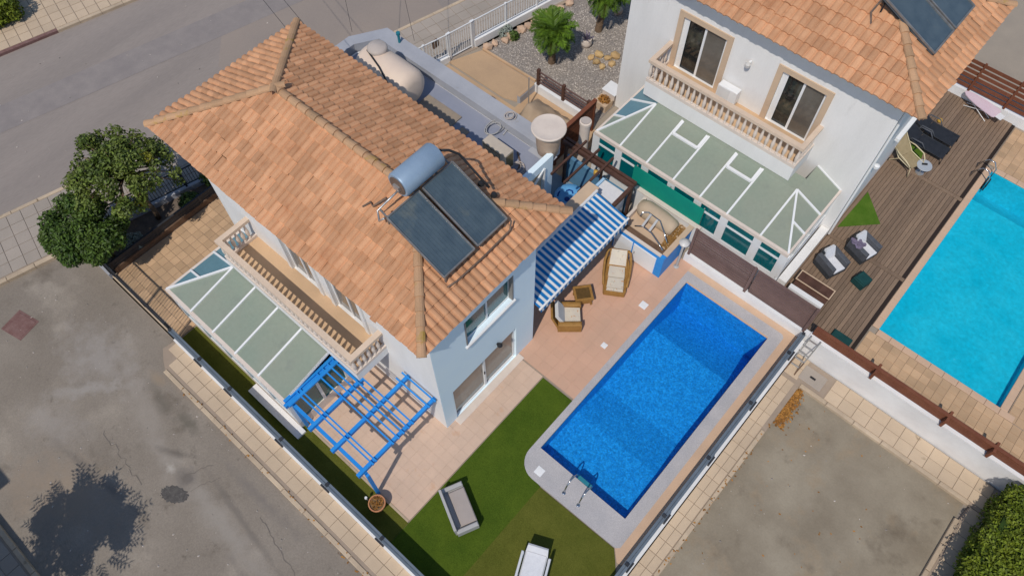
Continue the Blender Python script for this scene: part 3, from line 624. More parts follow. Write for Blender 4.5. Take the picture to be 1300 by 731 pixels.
# ================================================================== roofs
def tile_mb(w, L):
    xs = [-.5, -.42, -.34, -.16, .08, .28, .42, .5]; zs = [.002, .0, .034, .052, .052, .034, .0, .002]
    mb = MB(); n = len(xs); lift = .047
    for v, dz in ((0, lift), (L * 1.10, 0)):
        mb.v += [(x * w, v, z + dz) for x, z in zip(xs, zs)]
    mb.v += [(x * w, 0, z + lift - .05) for x, z in zip(xs, zs)]
    for i in range(n - 1):
        mb.f += [(i, i + 1, n + i + 1, n + i), (2 * n + i, 2 * n + i + 1, i + 1, i)]
    return mb
def hip_roof(root, x0, x1, y0, y1, ze, hw, rise, w, L, cap, capw=.13):
    """hipped tiled roof: deck, tiles slope by slope (those cut by a hip are cut), ridge and hip caps"""
    ym = (y0 + y1) / 2; zr = ze + rise
    A, B, Cc, Dd = Vector((x0, y0, ze)), Vector((x1, y0, ze)), Vector((x1, y1, ze)), Vector((x0, y1, ze))
    E_, F2 = Vector((x0 + hw, ym, zr)), Vector((x1 - hw, ym, zr))
    dk = MB()
    for q in ((A, B, F2, E_), (B, Cc, F2), (Cc, Dd, E_, F2), (Dd, A, E_)): dk.poly3([tuple(p - Vector((0, 0, .03))) for p in q])
    dk.poly3([tuple(p - Vector((0, 0, .03))) for p in (A, Dd, Cc, B)])
    roof = build(dk, 'roof', 'underlay', root)
    full = []; cut = MB(); cut.r = []
    base = tile_mb(w, L)
    for (P, Q, tops) in ((A, B, (F2, E_)), (B, Cc, (F2,)), (Cc, Dd, (E_, F2)), (Dd, A, (E_,))):
        u = (Q - P).normalized(); W_ = (Q - P).length
        n = u.cross(tops[0] - P).normalized()
        if n.z < 0: n = -n
        v = n.cross(u)
        fr = Matrix((( u.x, v.x, n.x, P.x), (u.y, v.y, n.y, P.y), (u.z, v.z, n.z, P.z), (0, 0, 0, 1)))
        loc = [((t - P).dot(u), (t - P).dot(v)) for t in tops]
        H = loc[0][1]; right = max(loc, key=lambda a: a[0]); left = min(loc, key=lambda a: a[0])
        nx = round(W_ / w); ww = W_ / nx; ny = math.ceil(H / L)
        inL = lambda a, b: a * left[1] - b * left[0]            # >0 inside of the left hip
        inR = lambda a, b: (W_ - a) * right[1] - b * (W_ - right[0])
        for j in range(ny):
            for i in range(nx):
                a0, a1, b0, b1 = i * ww, (i + 1) * ww, j * L - .06, min((j + 1) * L, H + .02)
                cs = [(a, b) for a in (a0, a1) for b in (max(b0, 0), min(b0 + L * 1.1, H))]
                if all(inL(*c) < 0 for c in cs) or all(inR(*c) < 0 for c in cs): continue
                mx = fr @ Matrix.Translation(((a0 + a1) / 2, b0, rng.uniform(-.006, .006))) @ Matrix.Translation((0, -.05 if rng.random() < .04 else rng.uniform(-.012, .012), 0)) @ Matrix.Rotation(rng.uniform(-.022, .022), 4, 'Z') @ Matrix.Rotation(rng.uniform(-.02, .02), 4, 'Y')
                if all(inL(*c) >= 0 and inR(*c) >= 0 for c in cs) and b1 <= H - .05: full.append(mx)
                else:
                    bm = bmesh.new(); vs = [bm.verts.new(Matrix.Translation(((a0 + a1) / 2, b0, 0)) @ Vector(p)) for p in base.v]
                    for f in base.f: bm.faces.new([vs[k] for k in f])
                    for (ax, ay, bx, by, sg) in ((0, 0, left[0], left[1], 1), (W_, 0, right[0], right[1], -1)):
                        d = Vector((bx - ax, by - ay, 0)); nn = Vector((-d.y, d.x, 0)) * sg
                        bmesh.ops.bisect_plane(bm, geom=bm.verts[:] + bm.edges[:] + bm.faces[:], plane_co=(ax, ay, 0), plane_no=nn, clear_outer=True)
                    bmesh.ops.bisect_plane(bm, geom=bm.verts[:] + bm.edges[:] + bm.faces[:], plane_co=(0, H, 0), plane_no=(0, 1, 0), clear_outer=True)
                    if bm.faces:
                        bm.verts.index_update(); r = rng.random()
                        cut.add([tuple(fr @ vv.co) for vv in bm.verts], [tuple(vv.index for vv in f.verts) for f in bm.faces]); cut.r += [r] * len(bm.faces)
                    bm.free()
    pieces('roof_tile', base, 'tile', full, roof, cap, 'roof_tile_field')
    if cut.f: build(cut, 'hip_cut_tiles', 'tile', roof, kind='stuff')
    # caps
    cm = MB(); k = 7
    for vv, rr, zz in ((0, capw, .03), (.42, capw * .84, .0)):
        cm.v += [(rr * math.cos(math.pi * q / (k - 1)), vv, zz + rr * .8 * math.sin(math.pi * q / (k - 1))) for q in range(k)]
    for q in range(k - 1): cm.f.append((q, q + 1, k + q + 1, k + q))
    cm.f.append(tuple(range(k)))
    L2 = []
    for P, Q in ((A, E_), (Dd, E_), (B, F2), (Cc, F2), (F2, E_)):
        d = (Q - P).normalized(); x = d.cross(Vector((0, 0, 1))).normalized(); z = x.cross(d)
        n = int((Q - P).length / .38) + 1
        for i in range(n):
            o = P + d * (i * .38 - .04) + z * .035
            L2.append(Matrix(((x.x, d.x, z.x, o.x), (x.y, d.y, z.y, o.y), (x.z, d.z, z.z, o.z), (0, 0, 0, 1))))
    pieces('ridge_tile', cm, 'ridge', L2, roof, 150)
    return roof

def holed_wall(mb, axis, c0, c1, a0, a1, z0, z1, holes):
    """wall slab between c0 and c1 on its thin axis, with rectangular openings (a0,a1,z0,z1)"""
    As = sorted({a0, a1, *[h[0] for h in holes], *[h[1] for h in holes]}); Zs = sorted({z0, z1, *[h[2] for h in holes], *[h[3] for h in holes]})
    for i in range(len(As) - 1):
        for j in range(len(Zs) - 1):
            am, zm = (As[i] + As[i + 1]) / 2, (Zs[j] + Zs[j + 1]) / 2
            if any(h[0] < am < h[1] and h[2] < zm < h[3] for h in holes): continue
            if axis == 'x': mb.box(c0, As[i], Zs[j], c1, As[i + 1], Zs[j + 1])
            else: mb.box(As[i], c0, Zs[j], As[i + 1], c1, Zs[j + 1])

def conservatory(root, x0, x1, yo, yb, yi, zo, zi, hw, mull, hipE, wallm, vents=(), ye=None, fl=(.55, 1.5), yx=0, pw=.10):
    """lean-to sunroom: roof sheets between white glazing bars, hips at its ends, glazed front"""
    slope = (zi - zo) / (yb - yo); zz = lambda y: zo + slope * (y - yo)
    cv = build(MB().box(x0 - .05, yo - .06, zo - .13, x1 + .05, yo + .05, zo + .012), 'conservatory', 'creamw', root)   # eaves gutter beam
    xa, xb = x0 + hw, (x1 - hw if hipE else x1)
    xs = [xa] + [m for m in mull if xa + .05 < m < xb - .05] + [xb]
    def sheetp(pts, m='panelglass'): build(MB().plate(pts, .03), 'roof_sheet', m, cv)
    sheetp([(x0, yo, zo), (xa, yo, zo), (xa, yb, zi)])
    if hipE: sheetp([(xb, yo, zo), (x1, yo, zo), (xb, yb, zi)])
    if yx > yb: sheetp([(xa, yb + .004, zi), (xb, yb + .004, zi), (xb, yx, zi + .01), (xa, yx, zi + .01)])
    for i in range(len(xs) - 1): sheetp([(xs[i], yo, zo), (xs[i + 1], yo, zo), (xs[i + 1], yb, zi), (xs[i], yb, zi)])
    bars = [((x, yo, zo + .02), (x, yb, zi + .02)) for x in xs[(0):]]
    ye = ye or yi; ym = (yo + yb) / 2
    sl = (zi - zo) / hw
    for side in ((-1,) if not hipE else (-1, 1)):
        e = x0 if side < 0 else x1; h = xa if side < 0 else xb
        f = (ym - yo) / (yb - yo); xm = e + (h - e) * f; zm = zo + (zi - zo) * f
        fm = 'panelshaded' if side < 0 else 'panelglass'  # west facets get the darker copy, their weaker light put into the colour
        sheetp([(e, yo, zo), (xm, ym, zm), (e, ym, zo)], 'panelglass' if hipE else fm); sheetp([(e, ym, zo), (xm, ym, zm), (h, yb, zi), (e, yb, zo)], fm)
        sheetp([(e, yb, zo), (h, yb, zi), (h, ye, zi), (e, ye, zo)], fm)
        bars += [((e, yo, zo + .03), (h, yb, zi + .03)), ((e, ym, zo + .02), (xm, ym, zm + .02)), ((e, yb, zo + .02), (h, yb, zi + .02)), ((e, ye, zo + .02), (h, ye, zi + .02))]
        build(MB().box(e - .05, yo + .052, zo - .13, e + .05, ye, zo + .012), 'side_gutter', 'creamw', cv)
    for a, b in bars: build(MB().bar(a, b, .065, .06), 'glazing_bar', 'upvc', cv)
    if not hipE: build(MB().bar((x1, yo, zo + .02), (x1, yb, zi + .02), .06, .06), 'glazing_bar', 'upvc', cv)
    # front: low wall, posts, transom and panes
    zt = zo - .13
    build(MB().box(x0, yo - .03, 0, x1, yo + .09, fl[0]), 'low_wall', wallm, cv)
    px = [x0 + .05] + [m for m in [xa] + list(mull) + ([xb] if hipE else []) if x0 + .3 < m < x1 - .2] + [x1 - .05]
    for x in px: build(MB().box(x - pw, yo - .035, fl[0], x + pw, yo + .085, zt), 'post', 'upvc', cv)
    for i in range(len(px) - 1):
        a, b = px[i] + pw, px[i + 1] - pw
        build(MB().box(a, yo + .0, fl[0], b, yo + .03, zt), 'pane', 'tealglass', cv)
        build(MB().box(a, yo - .03, fl[1] - .04, b, yo - .002, fl[1] + .04), 'transom', 'upvc', cv)
        build(MB().box(a, yo - .03, fl[0] + .002, b, yo - .002, fl[0] + .06), 'sash_rail', 'upvc', cv)
    for side in (-1, 1):
        e = x0 + .03 if side < 0 else x1 - .03
        build(MB().box(e - .05, yo + .10, 0, e + .05, yi, fl[0]), 'low_wall', wallm, cv)
        n = 3; seg = (yi - yo - .1) / n
        for k in range(n + 1): build(MB().box(e - .055, yo + .05 + k * seg, fl[0], e + .055, yo + .15 + k * seg, zt), 'post', 'upvc', cv)
        for k in range(n): build(MB().box(e - .015, yo + .15 + k * seg, fl[0], e + .015, yo + .05 + (k + 1) * seg, zt), 'pane', 'tealglass', cv)
    for (a, b, y0_, y1_) in vents:
        v = MB()
        for (p, q) in (((a, y0_), (b, y0_)), ((b, y0_), (b, y1_)), ((a, y1_), (a, y0_))):
            v.bar((*p, zz(p[1]) + .06), (*q, zz(q[1]) + .06), .10, .08)
        build(v, 'roof_vent', 'upvc', cv)
    return cv

BAL = [(.055, 0), (.055, .05), (.035, .08), (.060, .22), (.066, .32), (.045, .48), (.032, .60), (.052, .66), (.055, .72)]
def balcony(root, x0, x1, yo, yi, zf, pitch, floor='tanfloor', slab='wallwhite', th=.36):
    bc = build(MB().box(x0, yo, zf - th, x1, yi, zf - .004), 'balcony', slab, root)
    build(MB().box(x0 + .14, yo + .14, zf - .003, x1 - .14, yi, zf + .012), 'floor_tiles', floor, bc)
    zt = zf + .86
    rail = MB().box(x0 - .02, yo - .02, zt, x1 + .02, yo + .15, zt + .12).box(x0 - .02, yo + .15, zt, x0 + .15, yi, zt + .12).box(x1 - .15, yo + .15, zt, x1 + .02, yi, zt + .12)
    build(rail, 'handrail', 'cream', bc)
    base = MB().box(x0, yo, zf - .003, x1, yo + .13, zf + .13).box(x0, yo + .13, zf - .003, x0 + .13, yi, zf + .13).box(x1 - .13, yo + .13, zf - .003, x1, yi, zf + .13)
    build(base, 'plinth_rail', 'creamw', bc)
    bal = MB().lathe(BAL, (0, 0, 0), 8); L = []
    n = round((x1 - x0) / pitch)
    for i in range(n + 1): L.append(T(x0 + .08 + (x1 - x0 - .16) * i / n, yo + .065, zf + .135))
    m = round((yi - yo) / pitch)
    for k in range(1, m):
        for x in (x0 + .065, x1 - .065): L.append(T(x, yo + .065 + (yi - yo - .1) * k / m, zf + .135))
    pieces('baluster', bal, 'creamw', L, bc)
    return bc

# grit and small stones lying on the asphalt
mb = MB(); mb.r = []
for i in range(420):
    if i < 260: x, yv, z = rng.uniform(-21, -4.5), rng.uniform(-6, -.35), -.119
    elif i < 330: x, yv, z = rng.uniform(.9, 6.3), rng.uniform(6, 13.5), ZL + .004
    else:
        q = rp(rng.uniform(.3, 7.5), rng.uniform(-2, 13)); x, yv, z = q[0], q[1], -.108
    s_ = rng.choice((.012, .016, .02, .03, .045)); a = rng.uniform(0, 6.28); c_, d_ = math.cos(a) * s_, math.sin(a) * s_
    mb.add([(x - c_, yv - d_, z), (x + d_ * .7, yv - c_ * .7, z), (x + c_, yv + d_, z), (x - d_ * .7, yv + c_ * .7, z), (x, yv, z + s_ * .7)], [(0, 1, 4), (1, 2, 4), (2, 3, 4), (3, 0, 4)]); mb.r += [rng.random()] * 4
build(mb, 'street_grit', 'pebble', kind='stuff', label='scattered pale grit and pebbles on the asphalt', cat='grit')
# ================================================================== main house
H = thing('house', 'pale blue two storey house with terracotta hipped roof, balcony and blue pergola below', 'house', (-12, 7, 0))
WX0, WX1, WY0, WY1 = -16.65, -6.97, 4.60, 9.70
hip_roof(H, -18.05, -6.80, 4.25, 9.93, 6.28, 2.84, 1.2, .215, .38, 300)
build(MB().box(-17.85, 4.46, 6.04, -6.92, 9.74, 6.20), 'eave_board', 'fascia', H)
b = MB().box(WX0 + .01, WY0 + .25, 0, WX1 - .25, 8.76, 6.03).box(-14.5, 8.76, 0, -8.4, WY1, 6.03)
build(b, 'wall', 'wallwhite', H)
wn_ = MB(); holed_wall(wn_, 'y', WY0, WY0 + .248, WX0, WX1 - .004, 0, 6.03, [(-13.2, -11.9, 3.06, 5.25), (-11.2, -9.9, 3.06, 5.25)])
build(wn_, 'wall', 'wallwhite', H, label='bright sunlit white side wall')
ws = MB(); holed_wall(ws, 'x', WX1 - .248, WX1, WY0 + .003, 8.76, 0, 6.03, [(5.85, 7.80, 4.12, 5.45), (5.07, 7.92, 0.02, 2.13)])
build(ws, 'wall', 'wallblue', H, label='pale blue end wall with window and patio door')
# upper window in the end wall
wf = build(MB().box(-7.16, 5.85, 4.12, -7.10, 7.80, 4.18).box(-7.16, 5.85, 5.39, -7.10, 7.80, 5.45).box(-7.16, 5.85, 4.18, -7.10, 5.91, 5.39)
           .box(-7.16, 7.74, 4.18, -7.10, 7.80, 5.39).box(-7.16, 6.80, 4.18, -7.09, 6.86, 5.39), 'window', 'upvc', H)
build(MB().box(-7.145, 5.91, 4.18, -7.125, 6.80, 5.39), 'pane', 'tealglass', wf); build(MB().box(-7.145, 6.86, 4.18, -7.125, 7.74, 5.39), 'pane', 'tealglass', wf)
build(MB().box(-7.1, 5.80, 4.03, -6.90, 7.85, 4.10), 'sill', 'brightwhite', wf)
build(MB().box(-7.09, 5.852, 4.13, -6.955, 5.90, 5.45), 'reveal', 'taupe', wf); build(MB().box(-7.09, 7.75, 4.13, -6.955, 7.798, 5.45), 'reveal', 'taupe', wf)
# patio door
pd = build(MB().box(-7.12, 5.07, .02, -7.04, 5.14, 2.13).box(-7.12, 7.85, .02, -7.04, 7.92, 2.13).box(-7.12, 5.14, 2.06, -7.04, 7.85, 2.13).box(-7.12, 5.14, .02, -7.04, 7.85, .08)
           .box(-7.115, 6.46, .08, -7.03, 6.54, 2.06), 'patio_door', 'upvc', H)
build(MB().box(-7.10, 5.14, .08, -7.08, 6.46, 2.06), 'pane', 'doorglass', pd); build(MB().box(-7.10, 6.54, .08, -7.08, 7.85, 2.06), 'pane', 'doorglass', pd)
build(MB().box(-7.03, 6.45, 1.0, -7.0, 6.48, 1.16), 'handle', 'dark', pd)
build(MB().rbox(-6.97, 4.95, .01, -6.72, 8.05, .05, .01), 'door_step', 'creamw', H)
lampw = build(MB().lathe([(.05, 0), (.09, .1), (.05, .16)], (-6.86, 7.05, 2.30), 10).box(-6.97, 7.02, 2.36, -6.86, 7.08, 2.40), 'wall_lamp', 'dark', H)
# balcony doors
for x0 in (-13.2, -11.2):
    d = build(MB().box(x0, 4.66, 3.06, x0 + .07, 4.74, 5.25).box(x0 + 1.23, 4.66, 3.06, x0 + 1.3, 4.74, 5.25).box(x0 + .07, 4.66, 5.17, x0 + 1.23, 4.74, 5.25).box(x0 + .61, 4.66, 3.06, x0 + .68, 4.74, 5.17), 'balcony_door', 'upvc', H)
    build(MB().box(x0 + .07, 4.69, 3.1, x0 + .61, 4.71, 5.17), 'pane', 'screen', d); build(MB().box(x0 + .68, 4.69, 3.1, x0 + 1.23, 4.71, 5.17), 'pane', 'screen', d)
    build(MB().box(x0 - .16, 4.54, 3.066, x0 - .002, 4.597, 5.42).box(x0 + 1.302, 4.54, 3.066, x0 + 1.46, 4.597, 5.42).box(x0 - .002, 4.54, 5.252, x0 + 1.302, 4.597, 5.42), 'surround', 'wallwhite', d)
balcony(H, -15.10, -9.08, 3.42, WY0, 3.05, .205)
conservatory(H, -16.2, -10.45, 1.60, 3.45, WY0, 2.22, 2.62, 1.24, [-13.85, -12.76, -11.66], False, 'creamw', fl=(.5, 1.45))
build(MB().box(-12.7, 1.22, 0, -10.25, 1.56, .10), 'white_ledge', 'brightwhite', H)
# ground floor extension and its flat roof
build(MB().box(-8.60, 8.76, 0, -8.2, 13.55, 2.50).box(-8.398, 8.76, 2.5, -8.2, 9.7, 6.03), 'side_wall', 'wallshade', H)
build(MB().box(-8.62, 9.95, 2.504, -8.18, 13.57, 2.56), 'wall_cap', 'surround', H)
sx = MB().box(-14.49, 9.702, 0, -10.05, 13.11, 3.0).prism([(-18.7, 9.0), (-14.502, 9.0), (-14.502, 13.11), (-18.2, 13.11), (-18.7, 12.28)], 0, 3.0)
build(sx, 'annexe_wall', 'wallwhite', H)
build(MB().prism([(-18.6, 9.05), (-10.2, 9.05), (-10.2, 13.08), (-18.15, 13.08), (-18.6, 12.25)], 3.004, 3.03), 'flat_roof', 'greyroof', H)
par = MB().prism([(-18.25, 13.12), (-10.05, 13.12), (-10.05, 13.72), (-18.45, 13.72)], 2.72, 3.34)
par.prism([(-18.75, 12.30), (-18.25, 13.12), (-18.45, 13.72), (-19.2, 12.45)][::-1], 2.72, 3.34).prism([(-18.75, 9.2), (-18.75, 12.30), (-19.2, 12.45), (-19.2, 9.2)], 2.72, 3.34)
build(par, 'parapet', 'greyparapet', H)
build(MB().box(-15.1, 11.55, 3.034, -13.5, 12.5, 3.09), 'roof_patch', 'tanroof', H)
# blue end wall of the extension with its arched niche
ew = MB(); holed_wall(ew, 'x', -10.046, -9.85, 9.71, 13.10, 0, 3.40, [(11.75, 12.62, 1.9, 3.05)])
build(ew, 'end_wall', 'wallblue', H)
nb = build(MB().box(-9.95, 11.75, 1.9, -9.93, 12.62, 3.05), 'niche_window', 'surround', H)
build(MB().bar((-9.84, 11.72, 2.35), (-9.84, 12.64, 3.10), .05, .08).bar((-9.84, 12.64, 1.9), (-9.84, 12.64, 3.1), .05, .08), 'niche_trim', 'upvc', nb)

# awning
aw = thing('awning', 'blue and white striped awning shading the terrace wall', 'awning', (-7.5, 11.1, 2.4))
build(MB().plate([(-8.15, 8.84, 2.58), (-6.78, 8.84, 2.30), (-6.78, 13.36, 2.30), (-8.15, 13.36, 2.58)], .012), 'canopy', 'awning', aw)
vm = MB(); n = 44
for i in range(n):
    a, c = 8.84 + 4.52 * i / n, 8.84 + 4.52 * (i + 1) / n
    dz = .03 * abs(math.sin(i * 1.57)); vm.add([(-6.765, a, 2.28), (-6.765, c, 2.28), (-6.745, c, 2.07 - dz), (-6.745, a, 2.07 - dz)], [(0, 1, 2, 3)])
build(vm, 'valance', 'awning', aw)
build(MB().box(-6.80, 8.80, 2.265, -6.74, 13.40, 2.315), 'front_rail', 'upvc', aw)
build(MB().box(-8.198, 8.84, 2.52, -8.10, 9.94, 2.66).box(-8.178, 9.94, 2.57, -8.10, 13.4, 2.66), 'cassette', 'fascia', aw)
for yy in (9.2, 13.0): build(MB().bar((-8.1, yy, 2.5), (-7.4, yy + .1, 2.34), .04, .05).bar((-7.4, yy + .1, 2.34), (-6.8, yy, 2.25), .04, .05), 'folding_arm', 'alu', aw)

# solar collectors and boiler on the roof
sl = thing('solar_water_heater', 'roof solar heater with two dark collectors below a horizontal grey boiler', 'solar heater', (-8.6, 7.1, 6.9))
pz = lambda x: 7.0 + (x + 7.59) * (.8 / -1.86)
for (ya, yb) in ((5.95, 7.05), (7.18, 8.28)):
    def pp(x, yv, o=0): return (x, yv, pz(x) + o)
    col = build(MB().plate([pp(-7.59, ya), pp(-7.59, yb), pp(-9.45, yb), pp(-9.45, ya)], .09), 'collector', 'solar', sl)
    fr = MB()
    for a, c in ((pp(-7.59, ya, .01), pp(-7.59, yb, .01)), (pp(-7.59, yb, .01), pp(-9.45, yb, .01)), (pp(-9.45, yb, .01), pp(-9.45, ya, .01)), (pp(-9.45, ya, .01), pp(-7.59, ya, .01))): fr.bar(a, c, .04, .05)
    build(fr, 'frame', 'solarframe', col)
    tubes = MB()
    nt = 11
    for k in range(1, nt):
        yv = ya + (yb - ya) * k / nt; tubes.bar(pp(-7.66, yv, .004), pp(-9.40, yv, .004), .008, .006)
    build(tubes, 'absorber_rib', 'solar', col)
def roofz_se(x): return 6.3 + (-6.8 - x) * .4225
bt = MB().tube([(-9.73, 6.66, 8.16), (-9.73, 6.70, 8.16), (-9.73, 7.96, 8.16), (-9.73, 8.0, 8.16)], [.33, .355, .355, .33], 28)
boiler = build(bt, 'boiler', 'steel', sl, smooth=True, angle=40)
build(MB().tube([(-9.73, 6.655, 8.16), (-9.73, 6.64, 8.16)], .27, 20), 'end_cap', 'copper', boiler)
build(MB().box(-9.83, 6.58, 8.05, -9.63, 6.645, 8.2), 'thermostat_box', 'alu', boiler)
st = MB()
for yv in (6.0, 8.22):
    st.bar((-7.62, yv, roofz_se(-7.62) + .05), (-7.62, yv, 6.95), .04, .04).bar((-9.5, yv, 7.45), (-9.5, yv, 7.8), .04, .04).bar((-7.62, yv, 6.92), (-9.75, yv, 7.83), .04, .04)
for yv in (6.95, 7.75): st.bar((-9.73, yv, 7.45), (-9.73, yv, 7.86), .05, .05).bar((-9.95, yv, 7.80), (-9.45, yv, 7.80), .05, .05)
build(st, 'stand', 'solarframe', sl)
build(MB().tube([(-9.75, 6.62, 7.95), (-9.85, 6.3, 7.75), (-9.95, 6.05, 7.55), (-9.75, 5.9, 7.45), (-9.55, 5.93, 7.72)], .028, 8), 'pipe', 'alu', sl, smooth=True)
build(MB().tube([(-10.1, 6.5, 7.5), (-10.35, 6.2, 7.22), (-10.5, 6.25, 7.22), (-10.6, 6.05, 7.12)], .03, 8), 'pipe', 'copper', sl, smooth=True)
build(MB().tube([(-9.7, 8.02, 8.3), (-9.5, 8.25, 8.25), (-9.4, 8.5, 7.95), (-9.0, 8.6, 7.5), (-8.5, 8.62, 7.2)], .035, 8), 'hose', 'dark', sl, smooth=True)
build(MB().tube([(-7.5, 8.35, 6.95), (-7.42, 8.2, 6.75), (-7.40, 7.2, 6.72), (-7.42, 6.2, 6.72), (-7.46, 5.9, 6.75)], .025, 8), 'pipe', 'copper', sl, smooth=True)
for p in ((-8.8, 8.62, 7.05), (-8.35, 8.62, 6.95)): build(MB().lathe([(.05, 0), (.10, .05), (.07, .14)], p, 8), 'valve', 'dark', sl)

# ================================================================== neighbouring house
N = thing('house', 'white two storey house with twin balcony doors and a long sunroom below', 'house', (-6, 22, 0))
NY = 18.95
hip_roof(N, -12.0, -1.12, 18.32, 24.40, 7.08, 3.04, 1.29, .25, .41, 300)
build(MB().box(-11.8, 18.60, 6.84, -1.40, 24.2, 7.0), 'eave_board', 'fascia', N)
build(MB().box(-11.3, NY + .25, 0, -1.65, 24.0, 6.838), 'wall', 'wallwhite', N)
nw = MB(); holed_wall(nw, 'y', NY, NY + .248, -11.3, -1.652, 0, 6.838, [(-9.15, -7.47, 3.52, 5.70), (-5.38, -3.83, 3.52, 5.68)])
build(nw, 'wall', 'wallwhite', N, label='white front wall with the balcony doors')
for (a, c, zt) in ((-9.15, -7.47, 5.70), (-5.38, -3.83, 5.68)):
    d = build(MB().box(a, NY + .06, 3.06, a + .08, NY + .15, zt).box(c - .08, NY + .06, 3.06, c, NY + .15, zt).box(a + .08, NY + .06, zt - .08, c - .08, NY + .15, zt)
              .box(a + .08, NY + .06, 3.06, c - .08, NY + .15, 3.13).box((a + c) / 2 - .04, NY + .055, 3.13, (a + c) / 2 + .04, NY + .145, zt - .08), 'balcony_door', 'upvc', N)
    build(MB().box(a + .08, NY + .10, 3.13, (a + c) / 2 - .04, NY + .12, zt - .08), 'pane', 'winglass', d)
    build(MB().box((a + c) / 2 + .04, NY + .08, 3.13, c - .08, NY + .10, zt - .08), 'pane', 'screen', d)
    build(MB().box(a - .20, NY - .05, 3.066, a - .001, NY + .055, zt + .2).box(c + .001, NY - .05, 3.066, c + .20, NY + .055, zt + .2).box(a - .001, NY - .05, zt + .001, c + .001, NY + .055, zt + .2), 'surround', 'surround', d)
    build(MB().box(a + .08, NY + .045, 3.06, a + .20, NY + .058, zt - .02), 'blind_side', 'upvc', d)
balcony(N, -9.48, -3.50, 17.72, NY, 3.50, .232, th=.62)
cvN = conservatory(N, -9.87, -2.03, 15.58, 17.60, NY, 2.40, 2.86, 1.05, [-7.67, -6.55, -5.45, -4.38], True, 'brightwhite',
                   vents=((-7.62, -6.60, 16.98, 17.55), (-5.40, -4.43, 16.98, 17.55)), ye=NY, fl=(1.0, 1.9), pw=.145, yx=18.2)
build(MB().box(-1.96, 16.0, 0, -1.66, NY - .01, .42), 'porch_wall', 'wallwhite', N)
nl = build(MB().tube([(-6.5, NY - .02, 5.4), (-6.5, NY - .14, 5.4)], .05, 8), 'wall_light', 'upvc', N)
build(MB().lathe([(.0, -.1), (.09, -.06), (.10, .04), (.05, .09)], (-6.5, NY - .2, 5.37), 10), 'globe', 'lampglass', nl)
nac = build(MB().rbox(-7.20, NY - .34, 3.65, -6.45, NY - .06, 4.2, .02), 'air_conditioner', 'upvc', N)
build(MB().box(-7.18, NY - .352, 3.70, -6.72, NY - .342, 4.15), 'grille', 'fascia', nac)
build(MB().box(-1.648, 21.5, 3.0, -1.50, 22.9, 3.13), 'blind_cassette', 'upvc', N)
nlb = build(MB().lathe([(.05, 0), (.10, .04), (.10, .14), (.04, .17)], (-1.56, 20.1, 2.9), 10), 'wall_lamp', 'upvc', N)
build(MB().tube([(-1.60, 19.1, 0), (-1.60, 19.1, 6.82)], .04, 8), 'downpipe', 'upvc', N)
build(MB().box(-2.55, 15.75, 0, -1.97, 15.98, .62), 'white_base', 'brightwhite', N)
sn = thing('solar_water_heater', 'dark solar collectors on the terracotta roof above the wooden deck', 'solar heater', (-3, 21.5, 7.3))
pz2 = lambda x: 7.60 + (x + 1.92) * (.86 / -1.9)
for (ya, yb) in ((20.25, 21.48), (21.6, 22.85)):
    pts = [(-1.92, ya, pz2(-1.92)), (-1.92, yb, pz2(-1.92)), (-3.85, yb, pz2(-3.85)), (-3.85, ya, pz2(-3.85))]
    col = build(MB().plate(pts, .09), 'collector', 'solar', sn)
    fr = MB()
    for i in range(4):
        a, c = Vector(pts[i]) + Vector((0, 0, .01)), Vector(pts[(i + 1) % 4]) + Vector((0, 0, .01)); fr.bar(a, c, .05, .05)
    build(fr, 'frame', 'solarframe', col)
for yv in (20.3, 22.8):
    ss = MB(); ss.bar((-1.94, yv, 7.25), (-1.94, yv, 7.5), .04, .04).bar((-3.8, yv, 7.9), (-3.8, yv, 8.32), .04, .04).bar((-1.94, yv, 7.44), (-3.9, yv, 8.33), .04, .04); build(ss, 'stand', 'dark', sn)
build(MB().tube([(-3.95, 20.5, 8.3), (-4.0, 20.1, 8.0), (-3.8, 19.9, 7.75)], .03, 6), 'pipe', 'copper', sn)
build(MB().tube([(-1.80, 22.9, 7.3), (-1.76, 22.8, 7.28), (-1.76, 20.2, 7.28)], .02, 6), 'pipe', 'copper', sn)
build(MB().tube([(-3.98, 20.4, 8.72), (-3.98, 22.9, 8.72)], .34, 20), 'boiler', 'steel', sn, smooth=True, angle=40)

# ================================================================== neighbour plot
ns = MB().box(-10.6, 14.705, -.9, 1.62, 30, -.02).box(1.62, 14.705, -.9, 12, 16.76, -.02).box(5.92, 16.76, -.9, 12, 26, -.02).box(1.62, 25.76, -.9, 12, 30, -.02).box(-20.3, 14.705, -.9, -10.602, 32, -.02)
struct(ns, 'yard_slab', 'concrete')
dkk = struct(MB().box(-2.05, 15.02, -.018, 1.38, 28.55, .012), 'deck', 'deckbed')
bw = .143
cuts = [15.03, 19.0, 19.16, 23.62, 23.78, 28.54]
for i in range(24):
    x = -2.04 + i * bw
    if x + bw > 1.39: break
    for (a, c) in ((15.03, 18.99), (19.17, 23.60), (23.79, 28.54)):
        ox = MB().rbox(x + .005, a, .013, x + bw - .005, c, .036 + rng.uniform(-.002, .002), .004)
        build(ox, 'deck_board', 'deck', dkk)
for yv in (19.08, 23.69): build(MB().rbox(-1.6, yv - .075, .013, 1.37, yv + .075, .040, .004), 'deck_board', 'deck', dkk)
